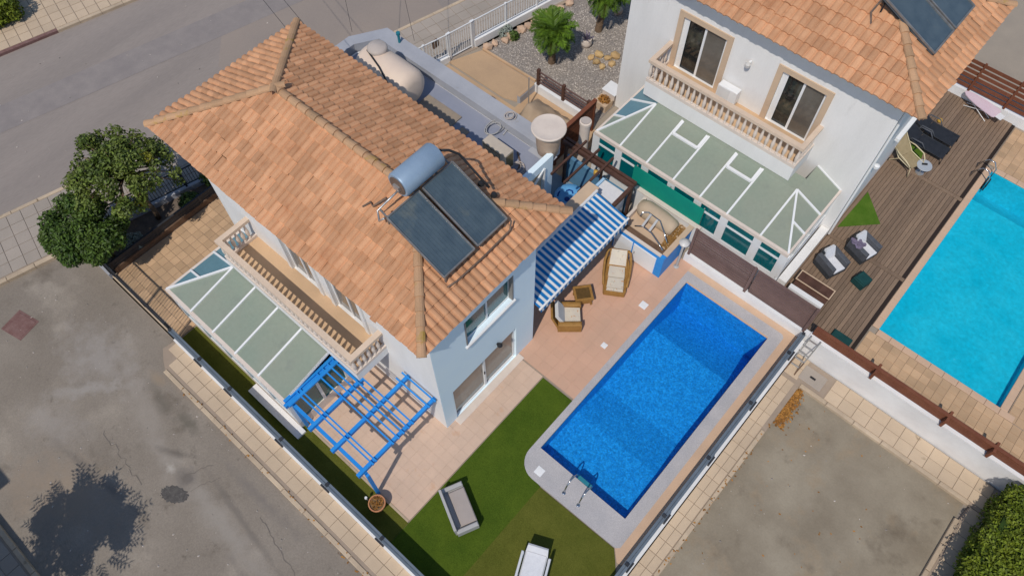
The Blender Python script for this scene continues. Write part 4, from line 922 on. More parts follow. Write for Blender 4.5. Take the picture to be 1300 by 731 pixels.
# neighbour pool
nx0, nx1, ny0, ny1 = 1.64, 5.90, 16.78, 25.74
np_ = thing('swimming_pool', 'bright cyan pool beside the wooden deck', 'swimming pool', ((nx0 + nx1) / 2, (ny0 + ny1) / 2, 0))
basin(ba := MB(), nx0, nx1, [(ny0, -.30), (23.8, -.62), (24.7, -.66), (ny1, -1.25)], .0)
build(ba, 'basin', 'poolcyan', np_)
build(MB().poly3([(nx0 + .001, ny0 + .001, -.04), (nx1 - .001, ny0 + .001, -.04), (nx1 - .001, ny1 - .001, -.04), (nx0 + .001, ny1 - .001, -.04)]), 'water_surface', 'water2', np_)
cpn = []
stone = MB().rbox(-.235, -.12, -.03, .235, .12, .0, .01)
for i in range(19):
    cpn.append(T(1.515, ny0 + .23 + i * .477, .035, math.pi / 2)); cpn.append(T(6.02, ny0 + .23 + i * .477, .035, math.pi / 2))
for i in range(10): cpn.append(T(1.64 + .235 + i * .477, 16.655, .035)); cpn.append(T(1.64 + .235 + i * .477, 25.87, .035))
pieces('coping_stone', stone, 'sandtile', cpn, np_)
tn = struct(MB().box(1.40, 15.02, -.018, 9.5, 16.53, .010), 'terrace', 'joint')
grid_pieces('paver', 'drive', tn, 1.42, 15.04, 9.4, 16.52, .026, .30, .30, gap=.008, cap=200)
tn2 = struct(MB().box(6.16, 16.535, -.018, 9.5, 28, .010), 'terrace', 'joint')
grid_pieces('paver', 'drive', tn2, 6.18, 16.55, 9.4, 22, .026, .30, .30, gap=.008, cap=120)
tn3 = struct(MB().box(1.40, 26.0, -.018, 6.155, 28.5, .010), 'terrace', 'joint')
grid_pieces('paver', 'drive', tn3, 1.42, 26.02, 4.4, 28.4, .026, .30, .30, gap=.008, cap=120)
nlad = thing('pool_ladder', 'dark chrome ladder over the edge of the cyan pool', 'pool ladder', (1.45, 25.2, .03))
for yv in (24.95, 25.5):
    build(MB().tube([(1.10, yv, .04), (1.14, yv, .40), (1.30, yv, .66), (1.52, yv, .66), (1.70, yv, .40), (1.74, yv, -.4)], .024, 8), 'handrail', 'chrome', nlad, smooth=True)
for z in (-.1, -.3): build(MB().box(1.66, 24.97, z, 1.80, 25.48, z + .03), 'tread', 'dark', nlad)
# plain slab behind the red fence, garden side and passage floors
sheet('beige_yard', 'concrete', [(-12, 28.9), (9.5, 28.9), (9.5, 45), (-12, 45)], .004, .02)
sheet('passage_floor', 'bluefloor', [(-9.84, 13.1), (-8.22, 13.1), (-8.22, 14.72), (-13.6, 14.72), (-13.6, 13.61), (-9.84, 13.61)], .006, .02)
sheet('sunroom_verge', 'concrete', [(-10.6, 14.9), (-2.1, 14.9), (-2.1, 15.68), (-10.6, 15.68)], .004, .02)
# ================================================================== boundary walls and fences
def rail_fence(name, label, p0, p1, zb, zt, posts, m, wallm=None, wz=(0, .3), wt=.16, rails=3, barpitch=None, post=.07, group=None, slat_t=.03, cap=0, wo=0):
    """metal fence between two points: low wall, posts at the given fractions, rails (or bars)"""
    a, b = Vector((*p0, 0)), Vector((*p1, 0)); d = (b - a).normalized(); n = Vector((-d.y, d.x, 0)); Lg = (b - a).length
    t = thing(name, label, 'fence', ((a + b) / 2)[:2] + (wz[0],), group)
    P = lambda s, o=0, z=0: tuple(a + d * s + n * o + Vector((0, 0, z)))
    if wallm:
        build(MB().prism([P(0, wo - wt / 2)[:2], P(Lg, wo - wt / 2)[:2], P(Lg, wo + wt / 2)[:2], P(0, wo + wt / 2)[:2]], wz[0], wz[1]), 'low_wall', wallm, t)
    for f in posts:
        pm = MB().bar(P(f * Lg, 0, zb - .05), P(f * Lg, 0, zt + .03), post, post)
        po = build(pm, 'post', 'darkmetal' if m != 'upvc' else 'upvc', t)
        build(MB().bar(P(f * Lg, 0, zt + .03), P(f * Lg, 0, zt + .05), post + .03, post + .03), 'post_cap', 'darkmetal' if m != 'upvc' else 'upvc', po)
    if barpitch:
        build(MB().bar(P(0, 0, zt), P(Lg, 0, zt), .04, .04), 'top_rail', m, t); build(MB().bar(P(0, 0, zb + .05), P(Lg, 0, zb + .05), .035, .035), 'bottom_rail', m, t)
        k = int(Lg / barpitch); br = MB().box(-.009, -.009, 0, .009, .009, zt - zb - .07)
        pieces('bar', br, m, [Matrix.Translation(P((i + .5) * Lg / k, 0, zb + .06)) for i in range(k)], t)
    else:
        h = (zt - zb) / rails
        for i in range(rails):
            z = zb + (i + .5) * h
            build(MB().bar(P(0, 0, z), P(Lg, 0, z), slat_t, h * .9), 'slat', m, t)
        if cap:
            for o in (-.045, .045): build(MB().bar(P(0, o, zt + .015), P(Lg, o, zt + .015), .075, .03), 'top_rail', m, t)
            for f in posts[1:-1]:
                build(MB().bar(P(f * Lg - .16, cap * .115, zt - .06), P(f * Lg + .16, cap * .115, zt - .06), .06, .16), 'bracket', 'darkmetal', t)
                build(MB().bar(P(f * Lg - .05, 0, zt + .02), P(f * Lg + .05, 0, zt + .02), .12, .10), 'post_head', 'darkmetal', t)
        else: build(MB().bar(P(0, 0, zt + .012), P(Lg, 0, zt + .012), .075, .03), 'top_rail', m, t)
    return t
sf = rail_fence('side_fence', 'long grey slatted fence on white kerb wall beside the narrow turf strip', (-15.95, .84), (-.32, .84), .26, .78,
           [.0] + [(x + 15.95) / 15.63 for x in (-14.35, -12.8, -10.3, -8.2, -5.87, -3.6)] + [1], 'greymetal', 'brightwhite', (-.12, .25), .20, rails=4, cap=-1, wo=-.03)
pf = rail_fence('pool_fence', 'grey slatted fence on white wall along the pool and low court', (-.19, .84), (-.19, 14.62), .20, .50,
           [(v - .84) / 13.78 for v in (.9, 2.8, 4.95, 6.75, 9.05, 11.4, 13.7)] + [1], 'greymetal', 'brightwhite', (ZL, .18), .22, rails=2, cap=-1, wo=-.07)
# sliding gate of the driveway, with bars whose shadow falls on the paving
gt = rail_fence('driveway_gate', 'dark barred sliding gate casting a comb shadow on the driveway', (-19.75, .86), (-16.05, .86), .06, 1.16, [0, .5, 1], 'darkmetal', None, barpitch=.12, post=.06)
build(MB().box(-19.8, .80, -.12, -16.0, .92, .03), 'track', 'kerb', gt)
nf = rail_fence('side_fence', 'short dark railing beside the round dense tree', (-21.85, .84), (-19.85, .84), .20, 1.05, [0, .5, 1], 'darkmetal', 'greyparapet', (-.12, .15), .2, barpitch=.11)
ff = rail_fence('front_fence', 'dark railing along the street side of the planting bed', (-21.9, .95), (-19.95, 8.95), .25, 1.10, [0, .25, .5, .75, 1], 'darkmetal', 'greyparapet', (-.12, .2), .2, barpitch=.11)
bf = rail_fence('bed_railing', 'low dark rail between the planting bed and the driveway', (-19.84, 1.0), (-19.84, 6.8), .30, .62, [0, .33, .66, 1], 'darkmetal', 'plank', (0, .28), .14, rails=2)

# party wall with slatted screens (pool side)
pw = thing('party_wall', 'white wall between the two plots carrying the brown slatted screens', 'wall', (-4.5, 14.8, 0))
build(MB().box(-7.7, 15.24, -.02, -4.98, 15.34, 1.29), 'rear_section', 'wallwhite', pw)
build(MB().box(-7.72, 15.20, 1.294, -4.95, 15.38, 1.335), 'wall_cap', 'creamw', pw)
build(MB().box(-4.978, 14.705, -.02, -.02, 14.90, .44), 'low_section', 'brightwhite', pw)
build(MB().box(-10.5, 14.76, -.02, -7.702, 14.90, 1.3), 'passage_section', 'yardblue', pw)
def slat_screen(name, label, x0, x1, yv, z0, z1, n, m, posts, gap=.012, wire=False, group=None, t=.025, pm=None):
    s = thing(name, label, 'fence', ((x0 + x1) / 2, yv, z0), group)
    h = (z1 - z0) / n
    for i in range(n):
        o = 0
        build(MB().box(x0, yv - t / 2 + o, z0 + i * h + gap / 2, x1, yv + t / 2 + o, z0 + (i + 1) * h - gap / 2), 'slat', m, s)
    for x in posts: build(MB().box(x - .045, yv - t / 2 - .075, z0 - .03, x + .045, yv - t / 2 - .002, z1 + .05), 'post', pm or m, s)
    return s
slat_screen('slatted_screen', 'brown slatted screen with open gaps at the far corner of the blue pool', -4.93, -2.50, 14.79, .50, 1.95, 11, 'slat', [-4.86, -2.56], .046)
slat_screen('slatted_screen', 'close boarded brown screen above the long side of the blue pool', -2.46, -.20, 14.79, .50, 1.93, 11, 'slat', [-.26], .022)
gs = thing('windbreak_screen', 'bright green windbreak screen in front of the sunroom windows', 'screen', (-6.3, 15.34, 1.33))
build(MB().box(-8.0, 15.38, 1.30, -5.08, 15.40, 2.22), 'cloth', 'greenscreen', gs)
for x in (-7.9, -6.5, -5.1): build(MB().box(x - .02, 15.404, 0, x + .02, 15.44, 2.25), 'post', 'alu', gs)
# white retaining wall of the low court with its brown fence
rw = thing('retaining_wall', 'tall whitewashed wall at the end of the low court', 'wall', (4, 14.8, ZL))
build(MB().box(-.02, 14.70, ZL, 9.5, 14.88, .46), 'wall', 'lanewall', rw)
build(MB().box(-.02, 14.68, .46, 9.5, 14.90, .50), 'wall_cap', 'brightwhite', rw)
bf2 = slat_screen('boarded_fence', 'low red brown boarded fence on top of the whitewashed wall', .02, 9.4, 14.80, .53, .98, 3, 'brownred', [], .02)
for x in (2.22, 4.62, 6.1, 7.6): 
    build(MB().box(x - .04, 14.60, .52, x + .04, 14.78, 1.0), 'post', 'brownred', bf2); build(MB().box(x - .04, 14.815, .52, x + .04, 15.0, 1.0), 'post', 'brownred', bf2)
build(MB().box(.02, 14.74, .985, 9.4, 14.86, 1.01), 'top_board', 'brownred', bf2)
rf = slat_screen('slatted_fence', 'red brown slatted fence on white wall at the far end of the wooden deck', -1.5, 9.4, 28.62, .46, 1.80, 6, 'brownred', [-.9 + .05, .62, 2.2, 4, 6], .075)
build(MB().box(-1.6, 28.52, -.02, 9.4, 28.72, .42), 'low_wall', 'brightwhite', rf)

# ================================================================== blue pergola
pg = thing('pergola', 'bright blue timber pergola over the cream patio', 'pergola', (-8.8, 3.1, 0))
for x, y0, y1 in ((-10.33, 1.50, 3.60), (-9.27, 1.50, 3.62), (-8.30, 1.50, 4.58), (-7.22, 1.50, 4.58)):
    build(MB().box(x - .055, y0, 2.10, x + .055, y1, 2.25), 'beam', 'bluepaint', pg)
for y0, xa, xb, w in ((2.02, -10.5, -7.1, .022), (2.36 - .22, -10.5, -7.1, .022), (3.02, -10.5, -7.1, .022), (3.22, -10.5, -7.1, .022), (3.42, -10.5, -7.1, .022), (3.60, -9.3, -7.1, .022), (2.80, -10.5, -7.1, .022), (4.26, -8.5, -7.1, .022), (4.50, -8.5, -7.1, .022)):
    build(MB().box(xa, y0 - w, 2.254, xb, y0 + w, 2.31), 'rafter', 'bluepaint', pg)
for x in (-10.42, -10.22): build(MB().box(x - .05, 1.58, 2.254, x + .05, 3.52, 2.32), 'rafter', 'bluepaint', pg)
build(MB().box(-10.45, 1.68, 1.96, -7.15, 1.78, 2.098), 'edge_beam', 'bluepaint', pg)
build(MB().box(-10.45, 3.45, 1.96, -9.2, 3.55, 2.098), 'edge_beam', 'bluepaint', pg)
for x in (-10.4, -9.27, -8.30, -7.13):
    if x in (-10.4, -7.13): build(MB().box(x - .05, 1.68, .01, x + .05, 1.78, 1.958), 'post', 'bluepaint', pg)
# dark pergola over the passage
p2 = thing('pergola', 'dark brown pergola beams over the blue passage behind the awning', 'pergola', (-9, 14, 0))
for yv in (14.50, 14.66): build(MB().box(-10.5, yv - .05, 2.26, -7.42, yv + .05, 2.42), 'beam', 'browndark', p2)
build(MB().box(-7.52, 13.45, 2.24, -7.40, 14.44, 2.40), 'beam', 'browndark', p2)
for x in (-9.82, -9.25, -8.64): build(MB().box(x - .035, 13.0, 2.43, x + .035, 14.95, 2.52), 'rafter', 'browndark', p2)
for p in ((-7.46, 14.45), (-10.4, 14.58)): build(MB().box(p[0] - .05, p[1] - .05, 0, p[0] + .05, p[1] + .05, 2.255), 'post', 'browndark', p2)
build(MB().bar((-9.0, 14.45, 1.75), (-8.7, 14.45, 2.25), .06, .06).bar((-8.72, 14.45, 0.02), (-8.72, 14.45, 2.25), .07, .07), 'brace', 'browndark', p2)
wl_ = thing('hanging_lantern', 'small amber lantern hanging under the dark pergola', 'lantern', (-8.85, 14.3, 2.0))
build(MB().lathe([(.03, 0), (.09, .05), (.09, .18), (.03, .24)], (-8.85, 14.3, 2.02), 8), 'glass', 'amber', wl_)
build(MB().tube([(-8.85, 14.3, 2.26), (-8.72, 14.4, 2.40)], .01, 6), 'chain', 'dark', wl_)
# blue float
bfz = thing('inflatable_float', 'light blue round inflatable with navy markings in the passage', 'pool float', (-9.70, 14.05, 0))
build(MB().lathe([(.05, .05), (.40, .02), (.56, .12), (.60, .24), (.52, .36), (.3, .40), (.05, .38)], (-9.68, 14.05, 0), 24), 'body', 'bluetoy', bfz, smooth=True)
build(MB().lathe([(.10, .395), (.10, .42), (.03, .44)], (-9.62, 13.80, 0), 14), 'nose', 'navy', bfz)
for k, (ex, ey) in enumerate(((-9.74, 14.12), (-9.38, 14.20))):
    build(MB().tube([(ex - .14, ey - .05, .41), (ex - .08, ey + .06, .42), (ex + .04, ey + .09, .42), (ex + .12, ey + .02, .41)], .03, 6), 'marking', 'navy', bfz)
build(MB().tube([(-10.06, 13.92, .38), (-10.04, 13.80, .39), (-9.98, 13.70, .37)], .03, 6), 'marking', 'navy', bfz)
fz = thing('storage_cabinet', 'tall white flat topped cabinet beside the dark pergola post', 'cabinet', (-8.1, 14.15, 0))
build(MB().rbox(-8.50, 13.72, .02, -7.62, 14.42, 1.82, .02), 'body', 'upvc', fz); build(MB().rbox(-8.52, 13.70, 1.825, -7.60, 14.44, 1.88, .015), 'top', 'whitecushion', fz)
build(MB().box(-8.62, 13.72, .1, -8.53, 14.44, 1.92), 'side_panel', 'wallshade', fz)
for x in (-8.07,): build(MB().box(x - .01, 13.705, .1, x + .01, 13.718, 1.8), 'door_gap', 'dark', fz)

# ================================================================== outdoor bar box
br = thing('outdoor_bar', 'blue painted outdoor bar box with white cupboard doors', 'bar counter', (-6.1, 14.1, 0))
build(MB().box(-7.25, 13.50, 0, -5.18, 13.62, 1.24), 'front', 'bluepaint', br)
for a, c in ((-7.20, -6.45), (-6.40, -5.45)): 
    dd = build(MB().rbox(0, 0, 0, c - a, .98, .03, .008).xf(Matrix.Translation((a, 13.498, .06)) @ Matrix.Rotation(math.pi / 2, 4, 'X')), 'door', 'upvc', br)
    build(MB().box(a + .08, 13.44, .52, a + .11, 13.467, .66), 'handle', 'alu', dd)
build(MB().box(-5.30, 13.622, 0, -5.18, 15.19, 1.30), 'side', 'bluepaint', br); build(MB().box(-7.25, 13.622, 0, -7.15, 15.19, 1.24), 'side', 'creamw', br)
build(MB().box(-7.145, 13.625, 0, -5.305, 15.22, 1.02), 'counter', 'surround', br)
build(MB().box(-5.33, 13.60, 1.302, -5.14, 15.19, 1.345), 'rim', 'surround', br)
build(MB().box(-7.3, 13.48, 1.244, -5.335, 13.60, 1.285), 'rim', 'creamw', br)
build(MB().box(-7.1, 13.63, 1.02, -5.32, 13.86, 1.20), 'front_plank', 'plank', br)
pc = thing('pool_cover', 'fat rolled tan cushion lying in the bar box', 'cushion', (-6.3, 14.7, 1.02))
build(MB().tube([(-7.08, 14.74, 1.24), (-7.04, 14.74, 1.27), (-6.85, 14.74, 1.32), (-6.2, 14.72, 1.33), (-5.75, 14.70, 1.30), (-5.62, 14.70, 1.27)], [.18, .29, .34, .34, .31, .26], 14), 'roll', 'coverpad', pc, smooth=True)
al = thing('folded_ladder', 'old steel ladder lying on the tan roll in the bar box', 'ladder', (-6.2, 14.1, 1.4))
build(MB().tube([(-6.78, 14.22, 1.50), (-6.78, 14.36, 1.60), (-6.62, 14.48, 1.62), (-6.1, 14.44, 1.64), (-5.75, 14.2, 1.55), (-5.45, 14.0, 1.40)], .024, 8), 'rail', 'chrome', al, smooth=True)
build(MB().tube([(-6.75, 13.93, 1.28), (-6.5, 14.02, 1.40), (-6.1, 13.98, 1.42), (-5.7, 13.85, 1.35), (-5.42, 13.72, 1.32)], .024, 8), 'rail', 'chrome', al, smooth=True)
for x in (-6.5, -6.2): build(MB().bar((x, 13.99, 1.42), (x, 14.46, 1.63), .08, .025), 'step', 'alu', al)
sb = MB(); sb.r = []
for i in range(160):
    X, Y, Z = rng.uniform(-5.7, -5.38), rng.uniform(13.95, 15.05), 1.03 + rng.uniform(0, .12); a = rng.uniform(0, 6.28); l = rng.uniform(.08, .2)
    sb.bar((X, Y, Z), (X + l * math.cos(a), Y + l * math.sin(a), Z + rng.uniform(-.02, .05)), .03, .01); sb.r += [rng.random()] * 6
build(sb, 'straw', 'straw', kind='stuff', label='heap of brown straw in the corner of the bar box', cat='straw')
lp = thing('garden_lamp', 'tall lamp with frosted disc top at the corner of the blue bar', 'garden lamp', (-4.98, 14.28, 0))
build(MB().lathe([(.10, 0), (.10, .04), (.045, .08), (.045, 1.45), (.07, 1.48)], (-4.98, 14.30, 0), 12), 'post', 'greyplastic', lp)
build(MB().lathe([(.10, 1.48), (.17, 1.52), (.18, 1.58), (.10, 1.64), (.03, 1.66)], (-4.98, 14.30, 0), 18), 'head', 'lampglass', lp)

# ================================================================== flat roof things
wt = thing('water_tank', 'long beige horizontal water tank with round hatch on the flat roof', 'water tank', (-16.6, 11.5, 3.03))
A0, A1 = Vector((-17.55, 11.55, 3.78)), Vector((-15.30, 11.55, 3.78))
body = MB(); prof = [(-1.22, .34), (-1.18, .52), (-1.06, .66), (-.9, .72), (0, .74), (.9, .72), (1.06, .66), (1.18, .52), (1.22, .34)]
body.tube([(-16.25 + a, 11.80, 3.80) for a, r in prof], [r for a, r in prof], 26)
tb = build(body, 'body', 'tank', wt, smooth=True)
build(MB().lathe([(.34, 0), (.36, .16), (.34, .2), (.30, .24), (.0, .29)], (-16.85, 11.95, 4.42), 22), 'hatch', 'tanklid', wt, smooth=True, angle=40)
build(MB().tube([(-17.05, 11.66, 4.55), (-16.2, 11.4, 4.50), (-15.45, 11.12, 4.30)], .03, 8), 'pipe', 'dark', wt)
for x in (-17.1, -15.8): build(MB().box(x - .12, 11.1, 3.03, x + .12, 12.0, 3.22), 'saddle', 'greyparapet', wt)
build(MB().tube([(-15.15, 11.35, 3.6), (-14.95, 11.25, 3.5), (-14.9, 11.2, 3.08)], .04, 8), 'outlet', 'copper', wt)
ac = thing('air_conditioner', 'weathered cream outdoor cooling unit on the flat roof by the tiles', 'cooling unit', (-11.3, 11.75, 3.03))
fr_ = Matrix.Translation((-11.25, 11.9, 3.08)) @ Matrix.Rotation(-.02, 4, 'Z')
acb = build(MB().rbox(-.52, -.20, 0, .52, .20, .78, .015).xf(fr_), 'case', 'acmetal', ac)
build(MB().box(-.46, -.212, .06, .28, -.202, .70).xf(fr_), 'grille', 'acgrille', acb)
gr = MB()
for i in range(9): gr.box(-.46, -.222, .09 + i * .068, .28, -.213, .105 + i * .068)
build(gr.xf(fr_), 'grille_bars', 'acmetal', acb)
build(MB().box(.522, -.16, .06, .532, .16, .70).xf(fr_), 'side_vent', 'acgrille', acb)
for x in (-.4, .4): build(MB().box(x - .03, -.22, -.05, x + .03, .22, -.002).xf(fr_), 'foot', 'dark', ac)
dt = thing('water_drum', 'tan drum with wide round white lid on the flat roof corner', 'water drum', (-10.3, 13.3, 3.0))
build(MB().lathe([(.30, 0), (.36, .06), (.40, .4), (.44, .9), (.44, 1.12)], (-10.27, 13.32, 3.04), 24), 'barrel', 'drumtan', dt, smooth=True, angle=50)
build(MB().lathe([(.46, 1.12), (.585, 1.14), (.59, 1.19), (.56, 1.215), (.54, 1.205), (.3, 1.215), (.0, 1.22)], (-10.27, 13.32, 3.04), 32), 'lid', 'creamw', dt, smooth=True, angle=35)
build(MB().box(-10.8, 12.9, 3.03, -9.86, 13.34, 3.045), 'base_plate', 'greyparapet', dt)
for k in range(3):
    hs = MB(); c = ((-12.05, 13.42), (-12.25, 12.85), (-10.55, 12.0))[k]; hz = (3.37, 3.06, 3.06)[k]; hr = (.62, 1.0, .8)[k]
    pts = []
    for i in range(46):
        a = i * .42; r = (.30 + .08 * math.sin(i * .31 + k)) * (1.0 - .008 * i) * hr; pts.append((c[0] + r * math.cos(a), c[1] + r * (1.1, 1.5, 1.3)[k] * math.sin(a), hz + .003 * i + .01 * math.sin(i)))
    tag_ = ('small coil of grey hose lying on the flat roof parapet', 'loose loops of grey hose midway along the flat roof', 'loose loops of grey hose on the far side of the cooling unit')[k]
    hh = build(hs.tube(pts, .018, 5), 'hose', ('tanklid', 'greyplastic', 'tanklid')[k], smooth=True, label=tag_, cat='hose', group='hoses on the flat roof')
build(MB().tube([(-11.0, 12.6, 3.06), (-10.6, 12.3, 3.06), (-10.35, 11.7, 3.06), (-10.3, 11.0, 3.07)], .03, 6), 'roof_cable', 'copper', label='thick brown cable curling past the cooling unit', cat='cable')
sb2 = thing('valve_cluster', 'clump of small pipes and blue valve on the roof near the tiles', 'pipework', (-12.7, 11.6, 3.03))
for i in range(7):
    x, yv = -13.1 + i * .13, 11.35 + .09 * (i % 3)
    build(MB().tube([(x, yv, 3.03), (x + .02, yv + .05, 3.03 + .15 + .04 * (i % 2)), (x + .2, yv - .1, 3.1)], .022, 6), 'pipe', ('copper', 'alu')[i % 2], sb2)
build(MB().lathe([(.05, 0), (.09, .06), (.05, .12)], (-12.9, 11.9, 3.03), 8), 'valve', 'teal', sb2)
build(MB().rbox(-13.2, 11.95, 3.03, -12.85, 12.2, 3.06, .01), 'pad', 'tanroof', sb2)
# white flue beside the passage
fl = thing('flue_pipe', 'stout white flue with grey cap at the corner of the sunroom', 'flue', (-10.2, 15.55, 0))
build(MB().lathe([(.19, 0), (.19, 2.45), (.22, 2.47), (.22, 2.6), (.19, 2.62)], (-10.35, 15.55, 0), 18), 'stack', 'creamw', fl, smooth=True, angle=40)
build(MB().lathe([(.17, 2.62), (.17, 2.66)], (-10.35, 15.55, 0), 18), 'cap', 'tanklid', fl)

# ================================================================== terrace furniture
def rot(cx, cy, dx, dy, z=0):
    """frame with +x along (dx,dy)"""
    a = math.atan2(dy, dx); return Matrix.Translation((cx, cy, z)) @ Matrix.Rotation(a, 4, 'Z')
# rattan chaise: +x runs from foot to head
fr_ = rot(-6.32, 12.50, -.53, .85, .034)
ch = thing('rattan_chaise', 'honey rattan chaise with floral cushion on the pink terrace', 'chaise', (-6.32, 12.5, .03))
W_ = .36
base = MB().prism([(-.78, -W_), (-.70, -W_ - .03), (.2, -W_ - .09), (.62, -W_ - .03), (.72, -W_ + .05), (.72, W_ - .05), (.62, W_ + .03), (.2, W_ + .09), (-.70, W_ + .03), (-.78, W_)], .06, .26)
build(base.xf(fr_), 'frame', 'rattan', ch)
for x in (-.68, .60):
    for yv in (-.32, .32): build(MB().box(x - .04, yv - .04, 0, x + .04, yv + .04, .06).xf(fr_), 'leg', 'rattan', ch)
for s in (-1, 1): build(MB().tube([(-.5, s * .40, .28), (-.1, s * .45, .36), (.35, s * .46, .50), (.68, s * .40, .62), (.74, s * .30, .68)], .045, 8).xf(fr_), 'arm_rail', 'rattan', ch, smooth=True)
build(MB().plate([(.25, -.34, .30), (.25, .34, .30), (.76, .30, .70), (.76, -.30, .70)], .06).xf(fr_), 'backrest', 'rattan', ch)
for k, (a, c, za, zb) in enumerate(((-.74, -.64, .36, .37), (-.63, -.20, .35, .35), (-.19, .26, .35, .36), (.27, .72, .40, .74))):
    cu = MB().plate([(a + .01, -.29, za), (a + .01, .29, za), (c - .01, .27, zb), (c - .01, -.27, zb)], .08).xf(fr_)
    build(cu, 'cushion', 'floral', ch)
# rattan armchair: +x is the way it faces
fr_ = rot(-6.52, 10.08, .75, .66, .034)
ar = thing('rattan_armchair', 'honey rattan armchair with pale back cushion beside the small table', 'armchair', (-6.52, 10.08, .03))
build(MB().rbox(-.38, -.36, .08, .42, .36, .34, .03).xf(fr_), 'seat_frame', 'rattan', ar)
for s in (-1, 1):
    build(MB().rbox(-.36, s * .38 - .09, .06, .44, s * .38 + .09, .54, .05).xf(fr_), 'arm', 'rattan', ar)
    for x in (-.3, .36): build(MB().box(x - .035, s * .36 - .035, 0, x + .035, s * .36 + .035, .08).xf(fr_), 'leg', 'rattan', ar)
build(MB().plate([(-.34, -.40, .30), (-.34, .40, .30), (-.55, .36, .86), (-.55, -.36, .86)], .07).xf(fr_), 'backrest', 'rattan', ar)
build(MB().plate([(-.20, -.29, .42), (.40, -.27, .41), (.40, .27, .41), (-.20, .29, .42)], .09).xf(fr_), 'seat_cushion', 'floral', ar)
cu = MB().plate([(-.12, -.33, .42), (-.12, .33, .42), (-.36, .30, .88), (-.36, -.30, .88)], .12).xf(fr_); build(cu, 'back_cushion', 'plainpad', ar)
fr_ = rot(-6.66, 11.05, .65, .76, .034)
tb_ = thing('rattan_table', 'small square rattan table with dark sunken top by the armchair', 'side table', (-6.66, 11.05, .03))
t2 = MB()
for a in (((-.32, -.29), (.32, -.21)), ((-.32, .21), (.32, .29)), ((-.32, -.21), (-.24, .21)), ((.24, -.21), (.32, .21))): t2.box(*a[0], .38, *a[1], .46)
build(t2.xf(fr_), 'top_frame', 'rattan', tb_); build(MB().box(-.24, -.21, .39, .24, .21, .425).xf(fr_), 'top_panel', 'rattandark', tb_)
build(MB().box(-.27, -.24, .10, .27, .24, .38).xf(fr_), 'body', 'rattan', tb_)
for x in (-.26, .26):
    for yv in (-.23, .23): build(MB().box(x - .03, yv - .03, 0, x + .03, yv + .03, .10).xf(fr_), 'leg', 'rattan', tb_)
# grey plastic sofa on the lawn: x along its length, y towards its front
fr_ = rot(-4.88, 3.0, .905, -.425, .012) @ Matrix.Diagonal((.92, .95, .9, 1))
so = thing('garden_sofa', 'grey plastic two seat garden sofa on the dark green turf', 'sofa', (-4.86, 2.98, .01))
build(MB().rbox(-.66, -.33, .12, .66, .34, .36, .02).xf(fr_), 'base', 'greyplastic', so)
build(MB().rbox(-.58, -.17, .37, .58, .35, .45, .03).xf(fr_), 'seat', 'seatgrey', so)
build(MB().add([(-.70, -.40, .10), (.70, -.40, .10), (.70, -.30, .10), (-.70, -.30, .10), (-.70, -.44, .76), (.70, -.44, .76), (.70, -.36, .76), (-.70, -.36, .76)],
               [(0, 3, 2, 1), (4, 5, 6, 7), (0, 1, 5, 4), (1, 2, 6, 5), (2, 3, 7, 6), (3, 0, 4, 7)]).xf(fr_), 'backrest', 'greyplastic', so)
for s in (-1, 1):
    build(MB().rbox(s * .70 - .07, -.36, .10, s * .70 + .07, .34, .52, .03).xf(fr_), 'arm', 'greyplastic', so)
    for yv in (-.3, .28): build(MB().box(s * .66 - .04, yv - .04, 0, s * .66 + .04, yv + .04, .118).xf(fr_), 'leg', 'greyplastic', so)
# white bench seat at the frame edge
fr_ = rot(-2.06, 2.95, .42, -.91, .012)
wb = thing('garden_armchair', 'wide white plastic garden seat on the olive turf near the pool ladder', 'garden chair', (-2.06, 2.95, .01))
build(MB().rbox(-.62, -.33, .30, .80, .33, .40, .03).xf(fr_), 'seat', 'whiteplastic', wb)
bk = MB().plate([(-.58, -.33, .36), (-.58, .33, .36), (-.74, .30, .64), (-.74, -.30, .64)], .06).xf(fr_); build(bk, 'backrest', 'whiteplastic', wb)
build(MB().plate([(-.60, -.29, .425), (.10, -.29, .425), (.10, .29, .425), (-.60, .29, .425)], .03).xf(fr_), 'seat_pad', 'whitecushion', wb)
build(MB().plate([(.12, -.29, .425), (.78, -.29, .425), (.78, .29, .425), (.12, .29, .425)], .03).xf(fr_), 'seat_pad', 'whitecushion', wb)
for s in (-1, 1):
    build(MB().rbox(-.55, s * .40 - .035, .54, .70, s * .40 + .035, .60, .015).xf(fr_), 'arm', 'whiteplastic', wb)
    for x in (-.5, .1, .66): build(MB().box(x - .03, s * .38 - .025, 0, x + .03, s * .38 + .025, .54).xf(fr_), 'leg', 'greyplastic' if x == .1 else 'whiteplastic', wb)
# terracotta pot
tp = thing('plant_pot', 'terracotta pot of dry soil at the foot of the blue pergola post', 'plant pot', (-6.82, 1.48, 0))
build(MB().lathe([(.16, .0), (.19, .1), (.235, .34), (.26, .36), (.26, .42), (.225, .42), (.215, .36), (.0, .35)], (-6.82, 1.46, .01), 22), 'pot', 'terracotta', tp, smooth=True, angle=35)
build(MB().lathe([(.214, .362), (.1, .385), (.0, .38)], (-6.82, 1.46, .01), 18), 'soil', 'soil', tp)
sprig = MB(); sprig.r = []
for i in range(60):
    a = rng.uniform(0, 6.28); r = rng.uniform(0, .19); l = rng.uniform(.03, .1)
    sprig.bar((-6.82 + r * math.cos(a), 1.46 + r * math.sin(a), .39), (-6.82 + (r + l * .6) * math.cos(a + .5), 1.46 + (r + l * .6) * math.sin(a + .5), .39 + rng.uniform(.01, .09)), .02, .008); sprig.r += [rng.random()] * 6
build(sprig, 'dry_stems', 'deadleaf', tp)
gl_ = thing('garden_light', 'small white stake light beside the terracotta pot', 'garden light', (-7.15, 1.38, 0))
